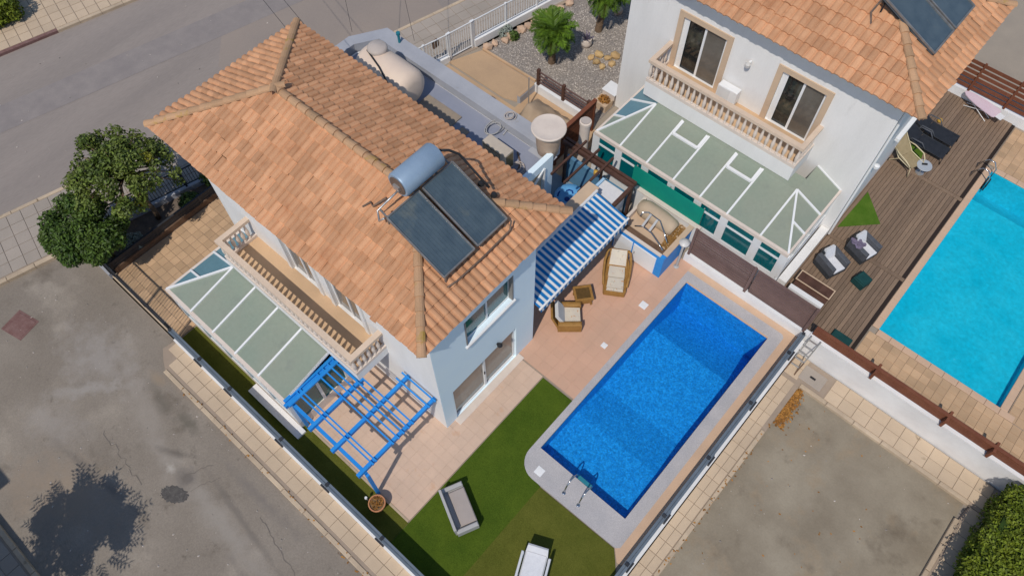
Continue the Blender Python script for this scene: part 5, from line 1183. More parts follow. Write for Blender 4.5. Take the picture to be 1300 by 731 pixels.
build(MB().tube([(-7.2, 1.36, 0), (-7.2, 1.36, .3)], .012, 6), 'stake', 'upvc', gl_); build(MB().lathe([(.03, .28), (.05, .32), (.04, .38)], (-7.2, 1.36, 0), 8), 'head', 'upvc', gl_)

# ================================================================== neighbour furniture
def cube_chair(label, cx, cy, dx, dy, s=.40, g='charcoal rattan armchairs on the deck'):
    fr = rot(cx, cy, dx, dy, .037)
    t = thing('rattan_armchair', label, 'armchair', (cx, cy, .037), g)
    build(MB().rbox(-s, -s, .03, s, s, .28, .02).xf(fr), 'base', 'blackrattan', t)
    for q in (-1, 1): build(MB().rbox(-s, q * (s - .085) - .085, .281, s, q * (s - .085) + .085, .62, .02).xf(fr), 'arm', 'greyrattan', t)
    build(MB().rbox(-s - .02, -s + .171, .281, -s + .13, s - .171, .72, .02).xf(fr), 'backrest', 'blackrattan', t)
    build(MB().rbox(-s + .14, -s + .172, .283, s + .02, s - .172, .40, .03).xf(fr), 'seat_cushion', 'whitecushion', t)
    build(MB().plate([(-s + .27, -s + .18, .42), (-s + .27, s - .18, .42), (-s + .10, s - .20, .84), (-s + .10, -s + .20, .84)], .10).xf(fr), 'back_cushion', 'whitecushion', t)
    for x in (-s + .06, s - .06):
        for yv in (-s + .06, s - .06): build(MB().box(x - .03, yv - .03, 0, x + .03, yv + .03, .03).xf(fr), 'foot', 'dark', t)
    return fr
cube_chair('charcoal rattan armchair with white cushions nearest the wooden bench', -.90, 17.82, .93, -.36)
fr_ = cube_chair('charcoal rattan armchair with a mauve towel over its arm', -.36, 19.10, .95, -.30)
tw = MB(); nn = 9
for i in range(nn):
    for j in range(nn):
        u, v = -.42 + .5 * i / (nn - 1), -.44 + .34 * j / (nn - 1)
        z = .655 + .03 * math.sin(i * 1.7 + j) + .025 * math.cos(j * 2.1 - i * .6); tw.v.append(tuple(fr_ @ Vector((u + .02 * math.sin(j * 1.3), v + .02 * math.sin(i * 1.9), z))))
for i in range(nn - 1):
    for j in range(nn - 1): tw.f.append((i * nn + j, (i + 1) * nn + j, (i + 1) * nn + j + 1, i * nn + j + 1))
build(tw, 'towel', 'purple', smooth=True, label='crumpled mauve towel draped on the armchair arm', cat='towel')
gst = thing('footstool', 'dark green square footstool in front of the charcoal armchairs', 'footstool', (.26, 17.92, .037))
fr_ = rot(.26, 17.95, .96, -.25, .037)
build(MB().rbox(-.23, -.23, .02, .23, .23, .34, .04).xf(fr_), 'cover', 'greencloth', gst); build(MB().rbox(-.21, -.21, .341, .21, .21, .40, .03).xf(fr_), 'cushion', 'greencloth', gst)
gb = thing('folded_cushion', 'dark green folded mat lying on the deck end near the low court', 'mat', (.84, 15.6, .037))
build(MB().rbox(.50, 15.42, .037, 1.18, 15.74, .12, .02), 'lower_half', 'greencloth', gb); build(MB().rbox(.51, 15.43, .121, 1.17, 15.735, .18, .02), 'upper_half', 'greencloth', gb)
bn = thing('storage_bench', 'dark brown wooden box bench with framed seat by the party wall', 'bench', (-.85, 16.4, .037))
build(MB().box(-1.46, 16.02, .04, -.24, 16.72, .46), 'box', 'browndark', bn)
lid_ = build(MB().rbox(-1.50, 16.30, .461, -.20, 16.76, .51, .01), 'lid', 'browndark', bn)
lf = MB()
for a in (((-1.50, 16.30), (-.20, 16.335)), ((-1.50, 16.725), (-.20, 16.76)), ((-1.50, 16.335), (-1.465, 16.725)), ((-.235, 16.335), (-.20, 16.725))): lf.box(*a[0], .505, *a[1], .530)
build(lf, 'lid_rim', 'surround', lid_)
for i in range(6): build(MB().box(-1.44 + i * .2, 16.345, .505, -1.26 + i * .2, 16.715, .518), 'slat', 'browndark', bn)
build(MB().box(-1.46, 15.98, .46, -.24, 16.06, .50), 'back_ledge', 'plank', bn)
wp = build(MB().box(-1.50, 15.79, .012, -.25, 15.97, .62), 'white_plinth', 'brightwhite', label='low white wall strip between the bench and the brown screen', cat='low wall')
def lounger(label, y0, z=.037):
    t = thing('sun_lounger', label, 'sun lounger', (-.9, y0, z), 'black sun loungers under the roof corner')
    x0, x1 = -1.72, -.05
    for s in (-.33, .33):
        build(MB().tube([(x0, y0 + s, z + .62), (x0 + .55, y0 + s, z + .34), (x1, y0 + s, z + .32), (x1 + .02, y0 + s, z + .02)], .022, 8), 'side_rail', 'blacksling', t, smooth=True)
        build(MB().tube([(x0 + .25, y0 + s, z + .30), (x0 + .35, y0 + s * 1.12, z + .55), (x0 + .75, y0 + s * 1.12, z + .56), (x0 + .95, y0 + s, z + .32)], .025, 8), 'arm', 'greyrattan', t, smooth=True)
        build(MB().tube([(x0 + .7, y0 + s, z + .32), (x0 + .62, y0 + s, z)], .02, 6), 'leg', 'blacksling', t)
    build(MB().plate([(x0 + .55, y0 - .31, z + .345), (x1, y0 - .31, z + .325), (x1, y0 + .31, z + .325), (x0 + .55, y0 + .31, z + .345)], .02), 'seat_sling', 'blacksling', t)
    build(MB().plate([(x0, y0 - .31, z + .64), (x0 + .54, y0 - .31, z + .36), (x0 + .54, y0 + .31, z + .36), (x0, y0 + .31, z + .64)], .02), 'back_sling', 'blacksling', t)
lounger('black sling sun lounger nearer the beige folding chair', 25.02); lounger('black sling sun lounger deeper under the roof corner', 25.85)
fr_ = rot(-1.08, 23.82, .93, -.37, .037)
sc_ = thing('sling_chair', 'beige sling folding chair with looped tube arms on the deck', 'garden chair', (-1.02, 23.75, .037))
build(MB().plate([(-.15, -.29, .42), (.50, -.27, .44), (.50, .27, .44), (-.15, .29, .42)], .015).xf(fr_), 'seat_sling', 'beigesling', sc_)
build(MB().plate([(-.75, -.29, .90), (-.15, -.29, .44), (-.15, .29, .44), (-.75, .29, .90)], .015).xf(fr_), 'back_sling', 'beigesling', sc_)
for s in (-.33, .33):
    build(MB().tube([(-.78, s, .92), (-.15, s, .42), (.50, s, .43), (.58, s, .02)], .02, 8).xf(fr_), 'side_tube', 'beigeframe', sc_, smooth=True)
    build(MB().tube([(-.45, s, .68), (-.2, s * 1.25, .68), (.25, s * 1.3, .66), (.42, s * 1.15, .55), (.46, s, .42)], .022, 8).xf(fr_), 'arm', 'beigeframe', sc_, smooth=True)
    build(MB().tube([(-.1, s, .42), (-.42, s, .01)], .018, 6).xf(fr_), 'leg', 'beigeframe', sc_)
st_ = thing('side_table', 'small round pale table beside the beige sling chair', 'side table', (-.42, 23.95, .037))
build(MB().lathe([(.28, .40), (.29, .42), (.28, .44)], (-.42, 23.85, .037), 22), 'top', 'sidewhite', st_); build(MB().lathe([(.16, 0), (.16, .02), (.025, .05), (.025, .40)], (-.42, 23.85, .037), 12), 'pedestal', 'alu', st_)
build(MB().bar((-.52, 23.82, .50), (-.36, 23.93, .50), .06, .05), 'sunglasses_case', 'dark', label='small black case lying on the round pale table', cat='case')
for nm, lb, P in (('grass_mat', 'pointed green grass mat on the deck beside the house wall', [(-1.52, 19.55), (-.40, 20.70), (-.86, 21.15), (-1.45, 21.72)]),
              ('grass_mat', 'small green grass mat under the beige sling chair', [(-1.35, 24.55), (-.62, 24.25), (-.75, 24.85), (-1.25, 25.0)])):
    build(MB().prism(P, .037, .055), nm, 'turf_mat', label=lb, cat='mat', group='grass mats on the deck')
ib = thing('ironing_board', 'pale pink ironing board standing by the slatted fence', 'ironing board', (-.1, 28.17, .037))
fr_ = rot(-.10, 28.17, .975, -.22, .037)
pts = []
for u, w in ((-.82, .05), (-.72, .13), (-.5, .20), (-.15, .26), (.3, .28), (.62, .28), (.70, .22)): pts.append((u, -w))
pts = pts + [(u, -w) for u, w in reversed(pts)]
build(MB().prism(pts, .46, .495).xf(fr_), 'board', 'pinkboard', ib)
build(MB().box(.70, -.16, .465, .95, .16, .485).xf(fr_), 'iron_rest', 'upvc', ib)
for s in (-.13, .13): build(MB().tube([(-.55, s, .46), (.50, s, .0)], .014, 6).xf(fr_), 'leg', 'upvc', ib); build(MB().tube([(.50, -s * .8, .46), (-.55, -s * .8, 0)], .014, 6).xf(fr_), 'leg', 'upvc', ib)
yb = build(MB().lathe([(.02, 0), (.09, .05), (.1, .1), (.06, .17), (.01, .18)], (-1.0, 26.7, .037), 10), 'yellow_ball', 'amber', label='small yellow ball on the deck near the loungers', cat='ball')
ldr = thing('step_ladder', 'light aluminium ladder leaning on the whitewashed wall corner', 'ladder', (.2, 14.3, ZL + .1))
for x0, x1 in ((.02, .06), (.36, .40)):
    build(MB().tube([(x0, 14.02, ZL + .12), (x1, 14.66, .62)], .022, 8), 'rail', 'alu', ldr); build(MB().tube([(x0, 13.86, ZL + .12), (x0, 13.98, ZL + .22), (x0 + .02, 14.2, -.3)], .02, 8), 'rear_leg', 'plank', ldr)
for k in range(5):
    f = .12 + k * .19; build(MB().bar((.03, 14.02 + .64 * f, ZL + .12 + 1.35 * f), (.37, 14.02 + .64 * f, ZL + .12 + 1.35 * f), .05, .025), 'rung', 'alu', ldr)
# ================================================================== planting
def limb(pts, r0, r1): 
    n = len(pts); return MB().tube(pts, [r0 + (r1 - r0) * i / (n - 1) for i in range(n)], 7)
def bushy(name, label, cat, base, clumps, n, size, m, trunkr, seed, extra=None, group=None):
    t = thing(name, label, cat, base, group); cx = np.mean([c for c, r in clumps], 0)
    tr = limb([base, (base[0] + .05, base[1] + .03, base[2] + .5), (cx[0], cx[1], cx[2] - .5)], trunkr, trunkr * .6)
    for c, r in clumps[::2]: tr.tube([(cx[0], cx[1], cx[2] - .6), ((cx[0] + c[0]) / 2, (cx[1] + c[1]) / 2, (cx[2] + c[2]) / 2 - .1), tuple(c)], [trunkr * .5, trunkr * .3, .015], 6)
    build(tr, 'trunk', 'bark', t, smooth=True)
    leaves('crown', m, t, clumps, n, size, seed=seed)
    if extra: leaves('yellow_leaves', 'leafyellow', t, extra, 260, size * .9, seed=seed + 1)
    return t
r_ = np.random.RandomState(4)
cl = [((-20.55, 1.12, 1.6), (1.2, .95, .9))]
for i in range(44):
    d = r_.normal(size=3); d /= np.linalg.norm(d); d[2] = abs(d[2]) * .9 - .15
    cl.append(((-20.62 + d[0] * 1.42, 1.2 + d[1] * 1.06, 1.65 + d[2] * 1.0), r_.uniform(.28, .45)))
bushy('round_tree', 'dense dark green round tree at the driveway corner', 'tree', (-20.5, 1.3, 0), cl, 22000, .064, 'leafdense', .09, 5)
cl = []
for i in range(140):
    a = r_.uniform(0, 6.283); q = r_.uniform(0, 1) ** .5
    x, yv = -20.75 + 2.05 * q * math.cos(a), 3.25 + 1.72 * q * math.sin(a)
    if x + yv * .2 > -18.6: continue
    cl.append(((x, yv, 2.5 + .95 * (1 - q * q) + r_.uniform(-.6, .35)), r_.uniform(.14, .34)))
bushy('loose_tree', 'open crowned olive green tree beside the street with scattered yellow leaves', 'tree', (-20.7, 3.4, 0), cl, 14000, .066, 'leaf', .11, 8,
      extra=[((-19.35, 2.95, 2.55), (.25, .2, .2)), ((-20.0, 4.1, 3.4), .2)])
sg = thing('sage_bush', 'round grey green bush in the shaded planting bed', 'bush', (-20.2, 2.15, 0))
leaves('foliage', 'sage', sg, [((-20.2, 2.15, .28), (.36, .36, .26))] + [((-20.2 + .26 * math.cos(a), 2.15 + .26 * math.sin(a), .32), .16) for a in range(0, 6)], 1800, .05, seed=12)
for k, (x, yv, rr, lb) in enumerate(((-20.6, 5.9, .5, 'low shaded shrub behind the railing under the roof corner'), (-20.3, 4.6, .42, 'low shaded shrub under the open crowned tree'))):
    s_ = thing('low_shrub', lb, 'shrub', (x, yv, 0), 'shrubs in the planting bed'); leaves('foliage', 'leafdense', s_, [((x, yv, rr * .5), (rr, rr, rr * .6)), ((x + .2, yv - .2, rr * .6), rr * .5)], 1300, .055, seed=30 + k)
# clipped hedge at the low court
hg = thing('clipped_hedge', 'bright green clipped hedge at the edge of the low court', 'hedge', (8.4, 11, ZL))
build(MB().box(7.25, 7, ZL, 9.8, 14.5, .60), 'inner_branches', 'hedgecore', hg)
hb = []
for i in range(260):
    u = r_.uniform(0, 1)
    x, yv = r_.uniform(7.15, 9.8), r_.uniform(7.5, 14.45); hb.append(((x, yv, .62 + r_.uniform(-.06, .08)), (.34, .34, .16)))
for i in range(60): hb.append(((7.18 + r_.uniform(-.06, .08), r_.uniform(7.5, 14.4), r_.uniform(ZL + .2, .55)), (.16, .3, .28)))
for i in range(26): hb.append(((r_.uniform(7.3, 9.7), 7.02, r_.uniform(ZL + .2, .55)), (.3, .16, .28)))
for i in range(60): hb.append(((9.85, r_.uniform(7.1, 14.4), r_.uniform(ZL + .2, .55)), (.16, .3, .28)))
leaves('foliage', 'hedgeleaf', hg, hb, 42000, .055, seed=21, flat=.7)
# hedge across the street
h2 = thing('street_hedge', 'glossy green hedge across the street at the frame corner', 'hedge', (-35.4, 5.6, 0))
leaves('foliage', 'hedgeleaf', h2, [((-34.55 + RD.x * s + RN.x * o, 4.7 + RD.y * s + RN.y * o, z), .45) for s in (-2, -1.4, -.8, -.2, .4, 1.0) for o in (.0, .7, 1.4) for z in (.45, .95)], 13000, .085, seed=23)
build(MB().bar((-35.5, 2.7, .3), (-34.8, 5.7, .3), .7, .6), 'inner_branches', 'hedgecore', h2)
# palms
def frond_mb(L, droop, n=22):
    mb = MB(); mb.r = []
    pts = [Vector((L * t * (1 - .16 * t), 0, L * (.30 * t - droop * t * t))) for t in [i / n for i in range(n + 1)]]
    mb.tube([tuple(p) for p in pts], [.018 - .014 * i / n for i in range(n + 1)], 4)
    for i in range(3, n + 1):
        t = i / n; l = L * .30 * math.sin(math.pi * min(1, .18 + t * .82)) ** .7
        for s in (-1, 1):
            for dl in (0, .5):
                p = pts[i].lerp(pts[i - 1], dl); q = p + Vector((l * .62, s * l * .78, -l * .16)); w = Vector((.012, -.010 * s, 0)); tw = Vector((0, 0, rng.uniform(-.11, .07)))
                mb.add([tuple(p - w), tuple((p + q) / 2 - w * 1.2 + tw * .3), tuple(q + tw), tuple((p + q) / 2 + w * 1.2 + tw * .3)], [(0, 1, 2, 3)])
    mb.r = None
    return mb
F_A, F_B = frond_mb(1.25, .38), frond_mb(1.15, .62)
def palm(label, x, yv, h, n, lean=(0, 0), sc=1.0):
    t = thing('palm_tree', label, 'palm tree', (x, yv, 0), 'palms in the gravel garden')
    pts = [(x + lean[0] * f, yv + lean[1] * f, h * f) for f in (0, .25, .5, .75, 1)]
    tk_ = MB().tube(pts, [.17, .14, .13, .14, .16], 10)
    for i in range(9):
        f = (i + .5) / 9; tk_.lathe([(.13, 0), (.17, .05), (.13, .07)], (x + lean[0] * f, yv + lean[1] * f, h * f), 9, close=False)
    build(tk_, 'trunk', 'bark', t)
    ma, mb_ = F_A.mesh('frond', M['palmleaf']), F_B.mesh('frond', M['palmleaf'])
    md = F_B.mesh('dead_frond', M['deadleaf'])
    for i in range(9): piece('dead_frond', md, Matrix.Translation((x + lean[0], yv + lean[1], h - .12)) @ Matrix.Rotation(i * .7 + .3, 4, 'Z') @ Matrix.Rotation(.75, 4, 'Y') @ Matrix.Scale(.62 * sc, 4), t)
    for i in range(n):
        a = i * 2.39996; e = 1.25 - 1.55 * (i / n) ** .8
        mx = Matrix.Translation((x + lean[0], yv + lean[1], h)) @ Matrix.Rotation(a, 4, 'Z') @ Matrix.Rotation(-e + .25, 4, 'Y') @ Matrix.Scale(sc * rng.uniform(.85, 1.08), 4)
        piece('frond', (ma if i < n * .6 else mb_), mx, t)
palm('young feather palm with full crown in the middle of the gravel bed', -14.80, 19.15, 1.75, 44)
palm('palm by the white house whose crown meets the top of the picture', -14.50, 21.95, 2.0, 38, (.1, .15))
# gravel garden
gv = struct(MB().prism([(-18.0, 17.75), (-15.1, 17.95), (-11.3, 17.75), (-11.3, 30), (-14.5, 30)], -.03, .0), 'gravel', 'gravel')
gm = MB(); gm.r = []
pol = [(-17.6, 18.0), (-15.0, 18.05), (-11.5, 17.85), (-11.5, 24), (-15.8, 24)]
r2 = np.random.RandomState(3)
for i in range(9000):
    x, yv = r2.uniform(-17.6, -11.4), r2.uniform(17.9, 24)
    if not inpoly(x, yv, pol): continue
    s = r2.uniform(.015, .045); a = r2.uniform(0, 6.28); c_, s_ = math.cos(a) * s, math.sin(a) * s
    gm.add([(x - c_, yv - s_, 0), (x + s_ * .8, yv - c_ * .8, 0), (x + c_, yv + s_, 0), (x - s_ * .8, yv + c_ * .8, 0), (x, yv, s * .9)], [(0, 1, 4), (1, 2, 4), (2, 3, 4), (3, 0, 4)]); gm.r += [r2.uniform()] * 4
build(gm, 'gravel_stones', 'pebble', kind='stuff', label='loose grey gravel covering the front garden', cat='gravel')
def rock_mb(seed):
    rr = random.Random(seed); bm = bmesh.new(); bmesh.ops.create_icosphere(bm, subdivisions=1, radius=1)
    for v in bm.verts: v.co *= rr.uniform(.78, 1.15)
    m = from_bm(bm); return m
RK = [rock_mb(i) for i in range(4)]
RM = {(i, mm): RK[i].mesh('rock', M[mm]) for i in range(4) for mm in ('rockpink', 'rockyellow')}
def rocks(mm, group, items):
    for k, (x, yv, s, lb) in enumerate(items):
        o = bpy.data.objects.new('rock', RM[(k % 4, mm)]); C.objects.link(o)
        o.location = (x, yv, s * .35); o.rotation_euler = (rng.uniform(-.3, .3), rng.uniform(-.3, .3), rng.uniform(0, 6)); o.scale = (s, s * rng.uniform(.7, 1), s * rng.uniform(.6, .8))
        o['label'] = lb; o['category'] = 'rock'; o['group'] = group
        WLOC[o.name] = o.location.copy()
edge = [(-17.42, 17.98, .26), (-17.32, 18.34, .20), (-17.12, 18.78, .22), (-17.08, 19.08, .27), (-17.02, 19.42, .2), (-16.98, 19.76, .25), (-16.92, 20.14, .24), (-16.9, 20.5, .2), (-16.86, 20.85, .25), (-16.82, 21.18, .22), (-16.7, 21.5, .2), (-16.6, 21.9, .24), (-16.5, 22.4, .24)]
ORD = 'first second third fourth fifth sixth seventh eighth ninth tenth eleventh twelfth thirteenth'.split()
rocks('rockpink', 'pink edging rocks along the white fence', [(x, yv, s, ORD[k] + ' pink edging rock from the garden gate in the row along the white fence') for k, (x, yv, s) in enumerate(edge)])
clr = [(-13.55, 20.75, .24), (-13.15, 20.85, .20), (-12.95, 21.15, .26), (-13.35, 20.35, .22), (-13.0, 20.3, .20), (-13.7, 20.4, .18), (-12.8, 20.7, .18)]
YL = ('yellow sandstone rock on the pot side of the gravel cluster', 'yellow sandstone rock in the middle of the gravel cluster', 'large yellow sandstone rock at the far end of the gravel cluster', 'yellow sandstone rock on the rail fence side of the cluster', 'yellow sandstone rock at the fence and house corner of the cluster', 'small yellow sandstone rock closest to the palm trunk', 'small yellow sandstone rock closest to the white house wall')
rocks('rockyellow', 'yellow sandstone cluster in the gravel', [(x, yv, s, YL[k]) for k, (x, yv, s) in enumerate(clr)])
top = [(-15.6, 23.3, .28), (-15.1, 23.6, .3), (-14.5, 23.4, .26), (-13.6, 23.3, .3), (-13.2, 22.8, .28)]
rocks('rockpink', 'rough rocks beyond the palm', [(x, yv, s, ORD[k] + ' rough pink rock from the street fence, beyond the far palm') for k, (x, yv, s) in enumerate(top)])
wpot = thing('plant_pot', 'white bulbous pot with dark spiky plant on the gravel', 'plant pot', (-14.3, 20.85, 0))
build(MB().lathe([(.14, 0), (.22, .12), (.25, .26), (.21, .38), (.22, .42), (.18, .42), (.17, .36), (0, .35)], (-14.3, 20.85, 0), 18), 'pot', 'creamw', wpot, smooth=True)
sp = MB(); sp.r = []
for i in range(40):
    a = rng.uniform(0, 6.28); e = rng.uniform(.4, 1.4); l = rng.uniform(.2, .38)
    q = (-14.3 + l * math.cos(a) * math.cos(e), 20.85 + l * math.sin(a) * math.cos(e), .38 + l * math.sin(e)); sp.bar((-14.3, 20.85, .36), q, .03, .008); sp.r += [rng.random()] * 6
build(sp, 'spiky_leaves', 'purple', wpot)
bshr = thing('blue_flower_clump', 'small bluish clump against the white fence', 'plant', (-17.2, 19.3, 0))
leaves('foliage', 'sage', bshr, [((-17.35, 18.95, .2), .22), ((-17.3, 19.2, .3), .2)], 420, .05, seed=41); 
gshr = thing('rockery_shrub', 'small green shrub between the pink edging rocks', 'shrub', (-17.1, 19.3, 0))
leaves('foliage', 'leafdense', gshr, [((-16.95, 19.15, .15), .24)], 500, .05, seed=42)
dpot = thing('plant_pot', 'dark glazed pot by the corner of the sunroom', 'plant pot', (-10.6, 17.3, 0))
build(MB().lathe([(.10, 0), (.19, .15), (.20, .3), (.17, .34), (.14, .34), (.13, .28), (0, .27)], (-10.75, 17.25, 0), 14), 'pot', 'darkmetal', dpot, smooth=True)
orp = thing('terracotta_trough', 'tan trough with orange leaves beside the white house wall', 'planter', (-11.6, 18.6, 0))
build(MB().box(-11.95, 18.35, 0, -11.35, 18.85, .35), 'trough', 'surround', orp); leaves('foliage', 'deadleaf', orp, [((-11.62, 18.6, .42), (.26, .22, .12))], 300, .05, seed=44)
wbx = thing('white_crate', 'pale box standing against the white house wall on the gravel', 'box', (-11.7, 19.2, 0))
build(MB().rbox(-12.0, 19.0, 0, -11.4, 19.55, .42, .02), 'box', 'creamw', wbx); build(MB().rbox(-12.03, 18.97, .421, -11.37, 19.58, .46, .01), 'lid', 'brightwhite', wbx)
# paths
sheet('tan_path', 'tanpath', [(-18.1, 16.3), (-15.0, 16.3), (-14.35, 16.55), (-14.55, 17.75), (-17.5, 17.72)], .010, .03)
build(MB().bar((-17.5, 17.80, .02), (-14.6, 17.86, .02), .09, .10), 'path_edging', 'drive', label='thin tan edging strip between the path and the gravel', cat='edging')
sheet('garden_floor', 'tanpath', [(-18.0, 13.62), (-10.7, 13.62), (-10.7, 17.40), (-14.3, 17.40), (-14.3, 16.2), (-18.0, 16.2)], .004, .02)
# white street fence and gate
wf_ = rail_fence('street_fence', 'white picket fence on a white wall along the street garden', (-17.92, 17.7), (-16.05, 27.0), .40, 1.35, [0, .18, .36, .54, .72, .9], 'upvc', 'brightwhite', (-.12, .36), .2, barpitch=.13, post=.06)
wg = rail_fence('garden_gate', 'white picket garden gate at the end of the tan path', (-18.15, 16.5), (-17.93, 17.6), .06, 1.35, [0, 1], 'upvc', None, barpitch=.11, post=.08)
wf2 = rail_fence('street_fence', 'short white fence length between the gate and the flat roof', (-18.7, 14.2), (-18.16, 16.4), .30, 1.35, [0, .5, 1], 'upvc', 'brightwhite', (-.12, .26), .2, barpitch=.13, post=.06)
lb_ = thing('letter_box', 'small brown letter box hung on the white gate', 'letter box', (-18.3, 15.9, 1.0))
build(MB().rbox(-18.42, 15.75, .95, -18.30, 16.05, 1.30, .02), 'box', 'plank', lb_); build(MB().box(-18.44, 15.8, 1.2, -18.425, 16.0, 1.22), 'slot', 'dark', lb_)
# dark brown wire fence of the garden side and red gate
sf3 = thing('garden_fence', 'brown rail fence on a low white wall beside the gravel', 'fence', (-13, 17.5, 0))
build(MB().box(-14.3, 17.42, -.02, -11.45, 17.58, .40), 'low_wall', 'brightwhite', sf3)
for x in (-14.15, -12.85, -11.6): build(MB().box(x - .06, 17.44, .40, x + .06, 17.56, 1.22), 'post', 'browndark', sf3)
for k in range(4): build(MB().box(-14.1, 17.485, .52 + k * .18, -11.6, 17.515, .60 + k * .18), 'rail', 'slat', sf3)
build(MB().box(-14.42, 16.5, -.02, -14.26, 17.42, .36), 'return_wall', 'greyparapet', sf3); build(MB().box(-14.40, 16.5, .365, -14.28, 17.4, .40), 'wall_cap', 'tanpath', sf3)
rg = thing('garden_gate', 'red brown boarded gate between the garden and the passage', 'gate', (-11.2, 16.4, 0))
for k in range(6): build(MB().box(-11.24, 15.0, .18 + k * .24, -11.18, 17.36, .40 + k * .24), 'board', 'brownred', rg)
for yv in (15.0, 17.3): build(MB().box(-11.27, yv - .05, 0, -11.15, yv + .05, 1.72), 'post', 'brownred', rg)
build(MB().box(-11.29, 15.0, 1.625, -11.13, 17.36, 1.68), 'top_board', 'brownred', rg)
# tarpaulin over a stack of furniture, with pole
tpn = thing('tarpaulin', 'tan tarpaulin draped over stored furniture behind the flat roof', 'tarpaulin', (-12.6, 16.2, 0))
tm = MB(); nn = 26
for i in range(nn):
    for j in range(nn):
        u, v = i / (nn - 1), j / (nn - 1); x, yv = -13.9 + 2.5 * u, 14.95 + 2.2 * v
        h = max(0, min(1, 5 * min(u, 1 - u, v, 1 - v)))
        pk = .55 * math.exp(-((u - .25) ** 2 + (v - .5) ** 2) * 14) + .35 * math.exp(-((u - .75) ** 2 + (v - .35) ** 2) * 18)
        z = .03 + h * (.45 + pk) + .03 * math.sin(17 * u + 9 * v) * h + .03 * math.sin(23 * v - 6 * u) * h
        tm.v.append((x + .03 * math.sin(j), yv + .03 * math.sin(i * 1.3), z))
for i in range(nn - 1):
    for j in range(nn - 1): tm.f.append((i * nn + j, (i + 1) * nn + j, (i + 1) * nn + j + 1, i * nn + j + 1))
build(tm, 'cloth', 'tarp', tpn, smooth=True)
build(MB().tube([(-13.9, 16.6, 0), (-13.9, 16.6, 1.6)], .025, 6), 'pole', 'alu', tpn)
for k, (x, yv, lb) in enumerate(((-16.0, 15.75, 'small brown post stub on the tan floor nearer the gate'), (-15.2, 15.78, 'small brown post stub on the tan floor nearer the fence'))):
    build(MB().box(x - .06, yv - .12, 0, x + .06, yv + .12, .25), 'post_stub', 'plank', label=lb, cat='post', group='post stubs by the path')
tc = thing('teal_cap_pipe', 'small teal capped pipe on the parapet near the white gate', 'pipe', (-17.3, 13.48, 3.34))
build(MB().lathe([(.05, 0), (.05, .35), (.08, .36), (.08, .46)], (-17.55, 13.48, 3.34), 10), 'pipe', 'teal', tc)

# ================================================================== overhead cables
def ray_pt(px, py, z):
    d = R_ * (px - 650) + D_ * (py - 365.5) + F_ * 961.23; t = (z - CAMZ) / d.z; return (d.x * t, d.y * t, z)
for a, b, za, zb, lb in (((447, 41), (430, -40), 3.36, 4.6, 'thin overhead cable running from the parapet corner to the street'),
                         ((526, 52), (505, -40), 3.36, 4.6, 'thin overhead cable running from the parapet side to the street'),
                         ((363, 36), (300, -42), 6.2, 6.6, 'thin overhead cable crossing the road from the roof corner'),
                         ((391, 37), (310, -60), 6.2, 6.6, 'thin overhead cable crossing the road beside the roof corner cable')):
    p, q = Vector(ray_pt(*a, za)), Vector(ray_pt(*b, zb)); q = p + (q - p) * 3
    pts = [tuple(p.lerp(q, i / 10) - Vector((0, 0, .5 * math.sin(math.pi * i / 10)))) for i in range(11)] if False else [tuple(p), tuple(q)]
    build(MB().tube(pts, .008, 5), 'overhead_cable', 'dark', label=lb, cat='cable', group='overhead cables above the street')

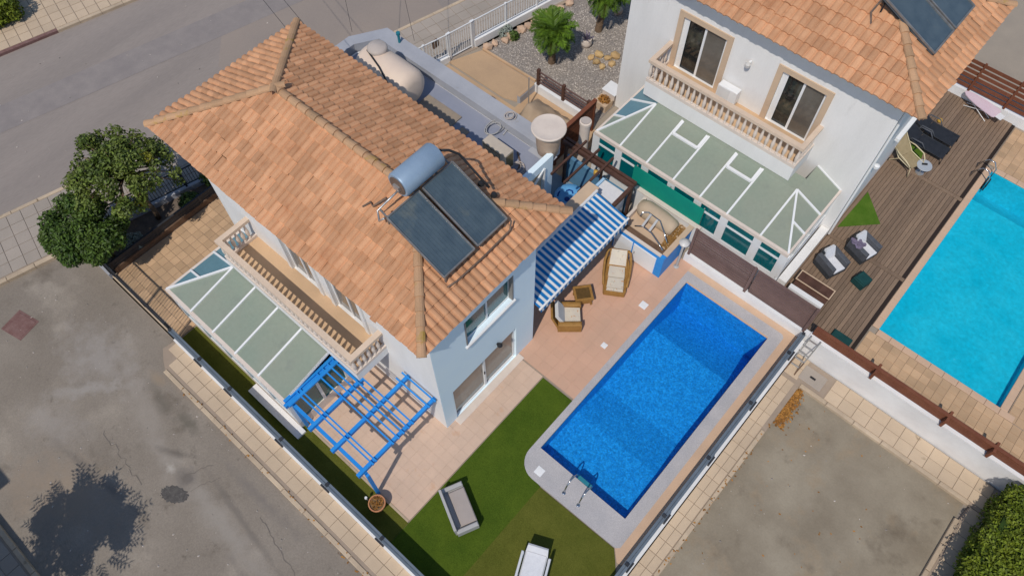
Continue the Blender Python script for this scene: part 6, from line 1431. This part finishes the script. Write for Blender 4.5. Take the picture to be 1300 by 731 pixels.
# ================================================================== just outside the picture: what throws the two big shadows at the corner
NBH = thing('house', 'unseen pale house beyond the lane whose eave shadow reaches the asphalt', 'house', (-20, -14, 0))
build(MB().box(-28, -20, -.12, -15.0, -10.7, 6.4), 'wall', 'wallwhite', NBH)
rfm = MB(); e = [(-28.4, -20.4, 6.9), (-14.6, -20.4, 6.9), (-14.6, -10.3, 6.9), (-28.4, -10.3, 6.9)]
for q in ((e[0], e[1], (-19.6, -15.35, 9.0), (-23.4, -15.35, 9.0)), (e[1], e[2], (-19.6, -15.35, 9.0)), (e[2], e[3], (-23.4, -15.35, 9.0), (-19.6, -15.35, 9.0)), (e[3], e[0], (-23.4, -15.35, 9.0)), (e[0], e[3], e[2], e[1])): rfm.poly3(q)
build(rfm, 'roof', 'tile', NBH)
lw = thing('garden_wall', 'tall pale garden wall along the far side of the lane', 'wall', (-12, -8.2, -.12))
build(MB().box(-26, -8.35, -.12, 2, -8.15, 2.55), 'wall', 'wallwhite', lw); build(MB().box(-26, -8.4, 2.55, 2, -8.1, 2.6), 'wall_cap', 'creamw', lw)
pvs = struct(MB().prism([(-26, -8.1), (-4.6, -8.1), (-4.6, -6.42), (-26, -6.42)], -.13, .0), 'pavement', 'joint')
grid_pieces('paver', 'paver_grey', pvs, -16.5, -7.9, -5, -6.62, .02, .5, .42, gap=.014, cap=100)
pieces('kerbstone', mbk, 'kerb', [T(-16.5 + i, -6.49, 0) for i in range(12)], pvs)
cl = []
for i in range(60):
    a = r_.uniform(0, 6.283); q = r_.uniform(0, 1) ** .5
    cl.append(((-12.25 + 1.35 * q * math.cos(a), -7.6 + 1.2 * q * math.sin(a), 3.75 + .9 * (1 - q * q) + r_.uniform(-.4, .2)), r_.uniform(.25, .42)))
ot = bushy('unseen_lane_tree', 'unseen tree by the garden wall whose leafy shadow falls on the lane', 'tree', (-12.2, -7.75, 0), cl, 12000, .075, 'leaf', .10, 51)
sp = MB(); sp.r = []
for i in range(90):
    a = rng.uniform(0, 6.28); p = Vector((-12.25 + 1.35 * math.cos(a), -7.6 + 1.2 * math.sin(a), 3.7 + rng.uniform(-.3, .6))); d = Vector((math.cos(a), math.sin(a), rng.uniform(-.2, .4)))
    q = p + d * rng.uniform(.3, .75)
    for k in range(5):
        m0 = p.lerp(q, k / 5)
        for s in (-1, 1):
            o = m0 + d * .1 + Vector((-d.y, d.x, 0)) * s * .13; sp.add([tuple(m0), tuple((m0 + o) / 2 + Vector((0, 0, .03))), tuple(o), tuple((m0 + o) / 2 - Vector((d.x * .05, d.y * .05, 0)))], [(0, 1, 2, 3)]); sp.r.append(rng.random())
build(sp, 'twigs', 'leaf', ot)
